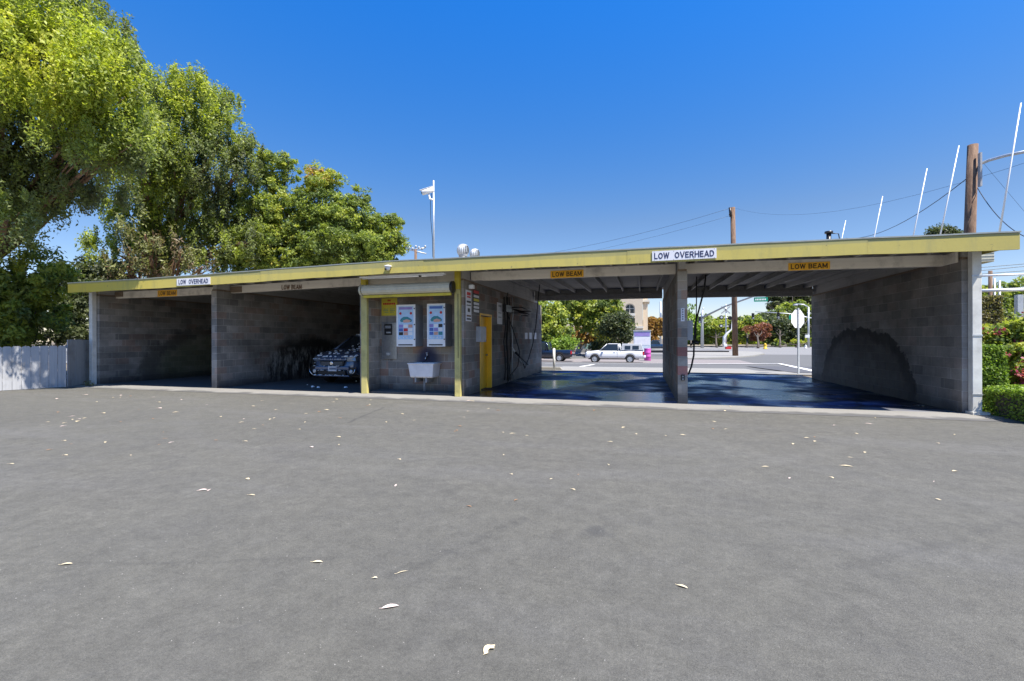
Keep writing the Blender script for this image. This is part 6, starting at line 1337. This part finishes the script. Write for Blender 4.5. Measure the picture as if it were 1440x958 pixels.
# ------------------------------------------------------------------ leaves on the asphalt
def leaf_obj(px, py, lenpx, ang, mat, label, lift=0.003, curl=0.003, aspect=0.32, group='dry leaves on the asphalt', tear=False):
    g = G(px, py); d = (EYE)*FPX/(py-hor(px)); L = 0.85*lenpx*d/FPX; m = MB(); n = 6; vs = []
    for i in range(n+1):
        q = i/n; wd = L*aspect*0.5*math.sin(math.pi*min(1, q*0.96+0.02))**0.8*(1 if not tear else (1 if i % 5 else 0.6)); x = (q-0.5)*L; c = curl*math.sin(q*3)+0.002; bend = 0.05*L*math.sin(q*math.pi)
        vs += [(x, bend+wd, c+wd*0.15), (x, bend, c), (x, bend-(wd*0.25 if tear and 1 < i < 4 else wd), c+wd*0.15)]
    fs = [(i*3+j, i*3+j+1, i*3+3+j+1, i*3+3+j) for i in range(n) for j in range(2)]; m.add(vs, fs, True)
    m.tube([(-0.5*L, 0, 0.003), (-0.62*L, -0.03*L, 0.006)], 0.0012, 4)
    o = m.build('dry_leaf', mat, recalc=False); o.location = (g.x, g.y, lift); o.rotation_euler = (0, 0, ang); tag(o, label, 'leaf', group); return o
L1, L2, L3 = M['deadleaf'], M['deadleaf2'], M['deadleaf3']
leaf_obj(687, 915, 28, R(70), L1, 'pale curled torn leaf nearest the camera on the asphalt', aspect=0.6, tear=True)
leaf_obj(547, 855, 28, R(32), L2, 'pinkish pointed leaf left of the torn leaf on the asphalt')
leaf_obj(445, 791.5, 18, R(16), L1, 'small flat pale leaf up and left of the pinkish pointed leaf')
leaf_obj(958, 826, 18, R(-20), L1, 'slim pale leaf alone on the right foreground asphalt')
leaf_obj(92, 794.5, 17, R(30), L1, 'pale leaf alone on the left foreground asphalt')
leaf_obj(564, 806, 20, R(45), L1, 'thin straw-like leaf just above the pinkish pointed leaf', aspect=0.1)
leaf_obj(526, 814, 8, 0.3, L1, 'tiny white leaf scrap beside the straw-like leaf', aspect=0.6)
leaf_obj(284, 690, 13, R(40), L2, 'pale pair-shaped leaf on the left middle asphalt', aspect=0.5)
leaf_obj(1190, 656, 17, R(-10), L1, 'pale flat leaf on the asphalt in front of the right bay')
leaf_obj(1076, 657, 11, R(10), L1, 'small pale leaf left of the flat leaf before the right bay')
leaf_obj(805, 689, 10, R(-30), L1, 'small pale leaf on the middle asphalt below the third bay')
leaf_obj(725, 704, 9, R(60), L3, 'small brown leaf left of the small pale leaf on middle asphalt')
leaf_obj(15, 653, 10, 0.2, L1, 'pale leaf at the far left edge of the asphalt')
leaf_obj(353, 697, 13, 0.1, L1, 'straw-coloured leaf right of the pair-shaped leaf', aspect=0.25)
rl = random.Random(11)
pos = []
for k in range(120):
    px = rl.uniform(40, 720) if k < 84 else rl.uniform(720, 1400); py = 556+abs(rl.gauss(0, 1))*55+ (px-200)*0.012
    if py > 780: continue
    pos.append((px, py))
for (px, py) in pos:
    leaf_obj(px, py, rl.uniform(4, 10), rl.uniform(0, 6.28), rl.choice((L1, L1, L1, L2, L3)), 'small dry leaf scattered on the asphalt in front of the bays', aspect=rl.uniform(0.25, 0.6))

# pebbles and grit on the lot
n = 2600; pr_ = RNG.random((n, 2)); ys = 1.6+7.6*pr_[:, 0]**1.4; xs_ = (pr_[:, 1]-0.5)*2*(ys*1.3+1)+(-ys*0.25)
cent = np.stack([xs_, ys, np.full(n, 0.0015)], 1); v = leaf_mesh(cent, np.array([0, 0, 6.0]), 0.008, None, 0.8); v[:, 0, 2] += 0.003
m = MB()
for k in range(n):
    c = cent[k]; r_ = 0.001+0.0022*RNG.random()**3; m.add([(c[0]-r_, c[1]-r_, 0), (c[0]+r_, c[1]-r_*0.7, 0), (c[0]+r_*0.8, c[1]+r_, 0), (c[0]-r_, c[1]+r_*0.6, 0), (c[0], c[1], r_*1.3)], [(0, 1, 4), (1, 2, 4), (2, 3, 4), (3, 0, 4)])
tag(m.build('grit', M['walk'], recalc=False), 'pale grit and tiny stones scattered over the asphalt', 'grit', kind='stuff')
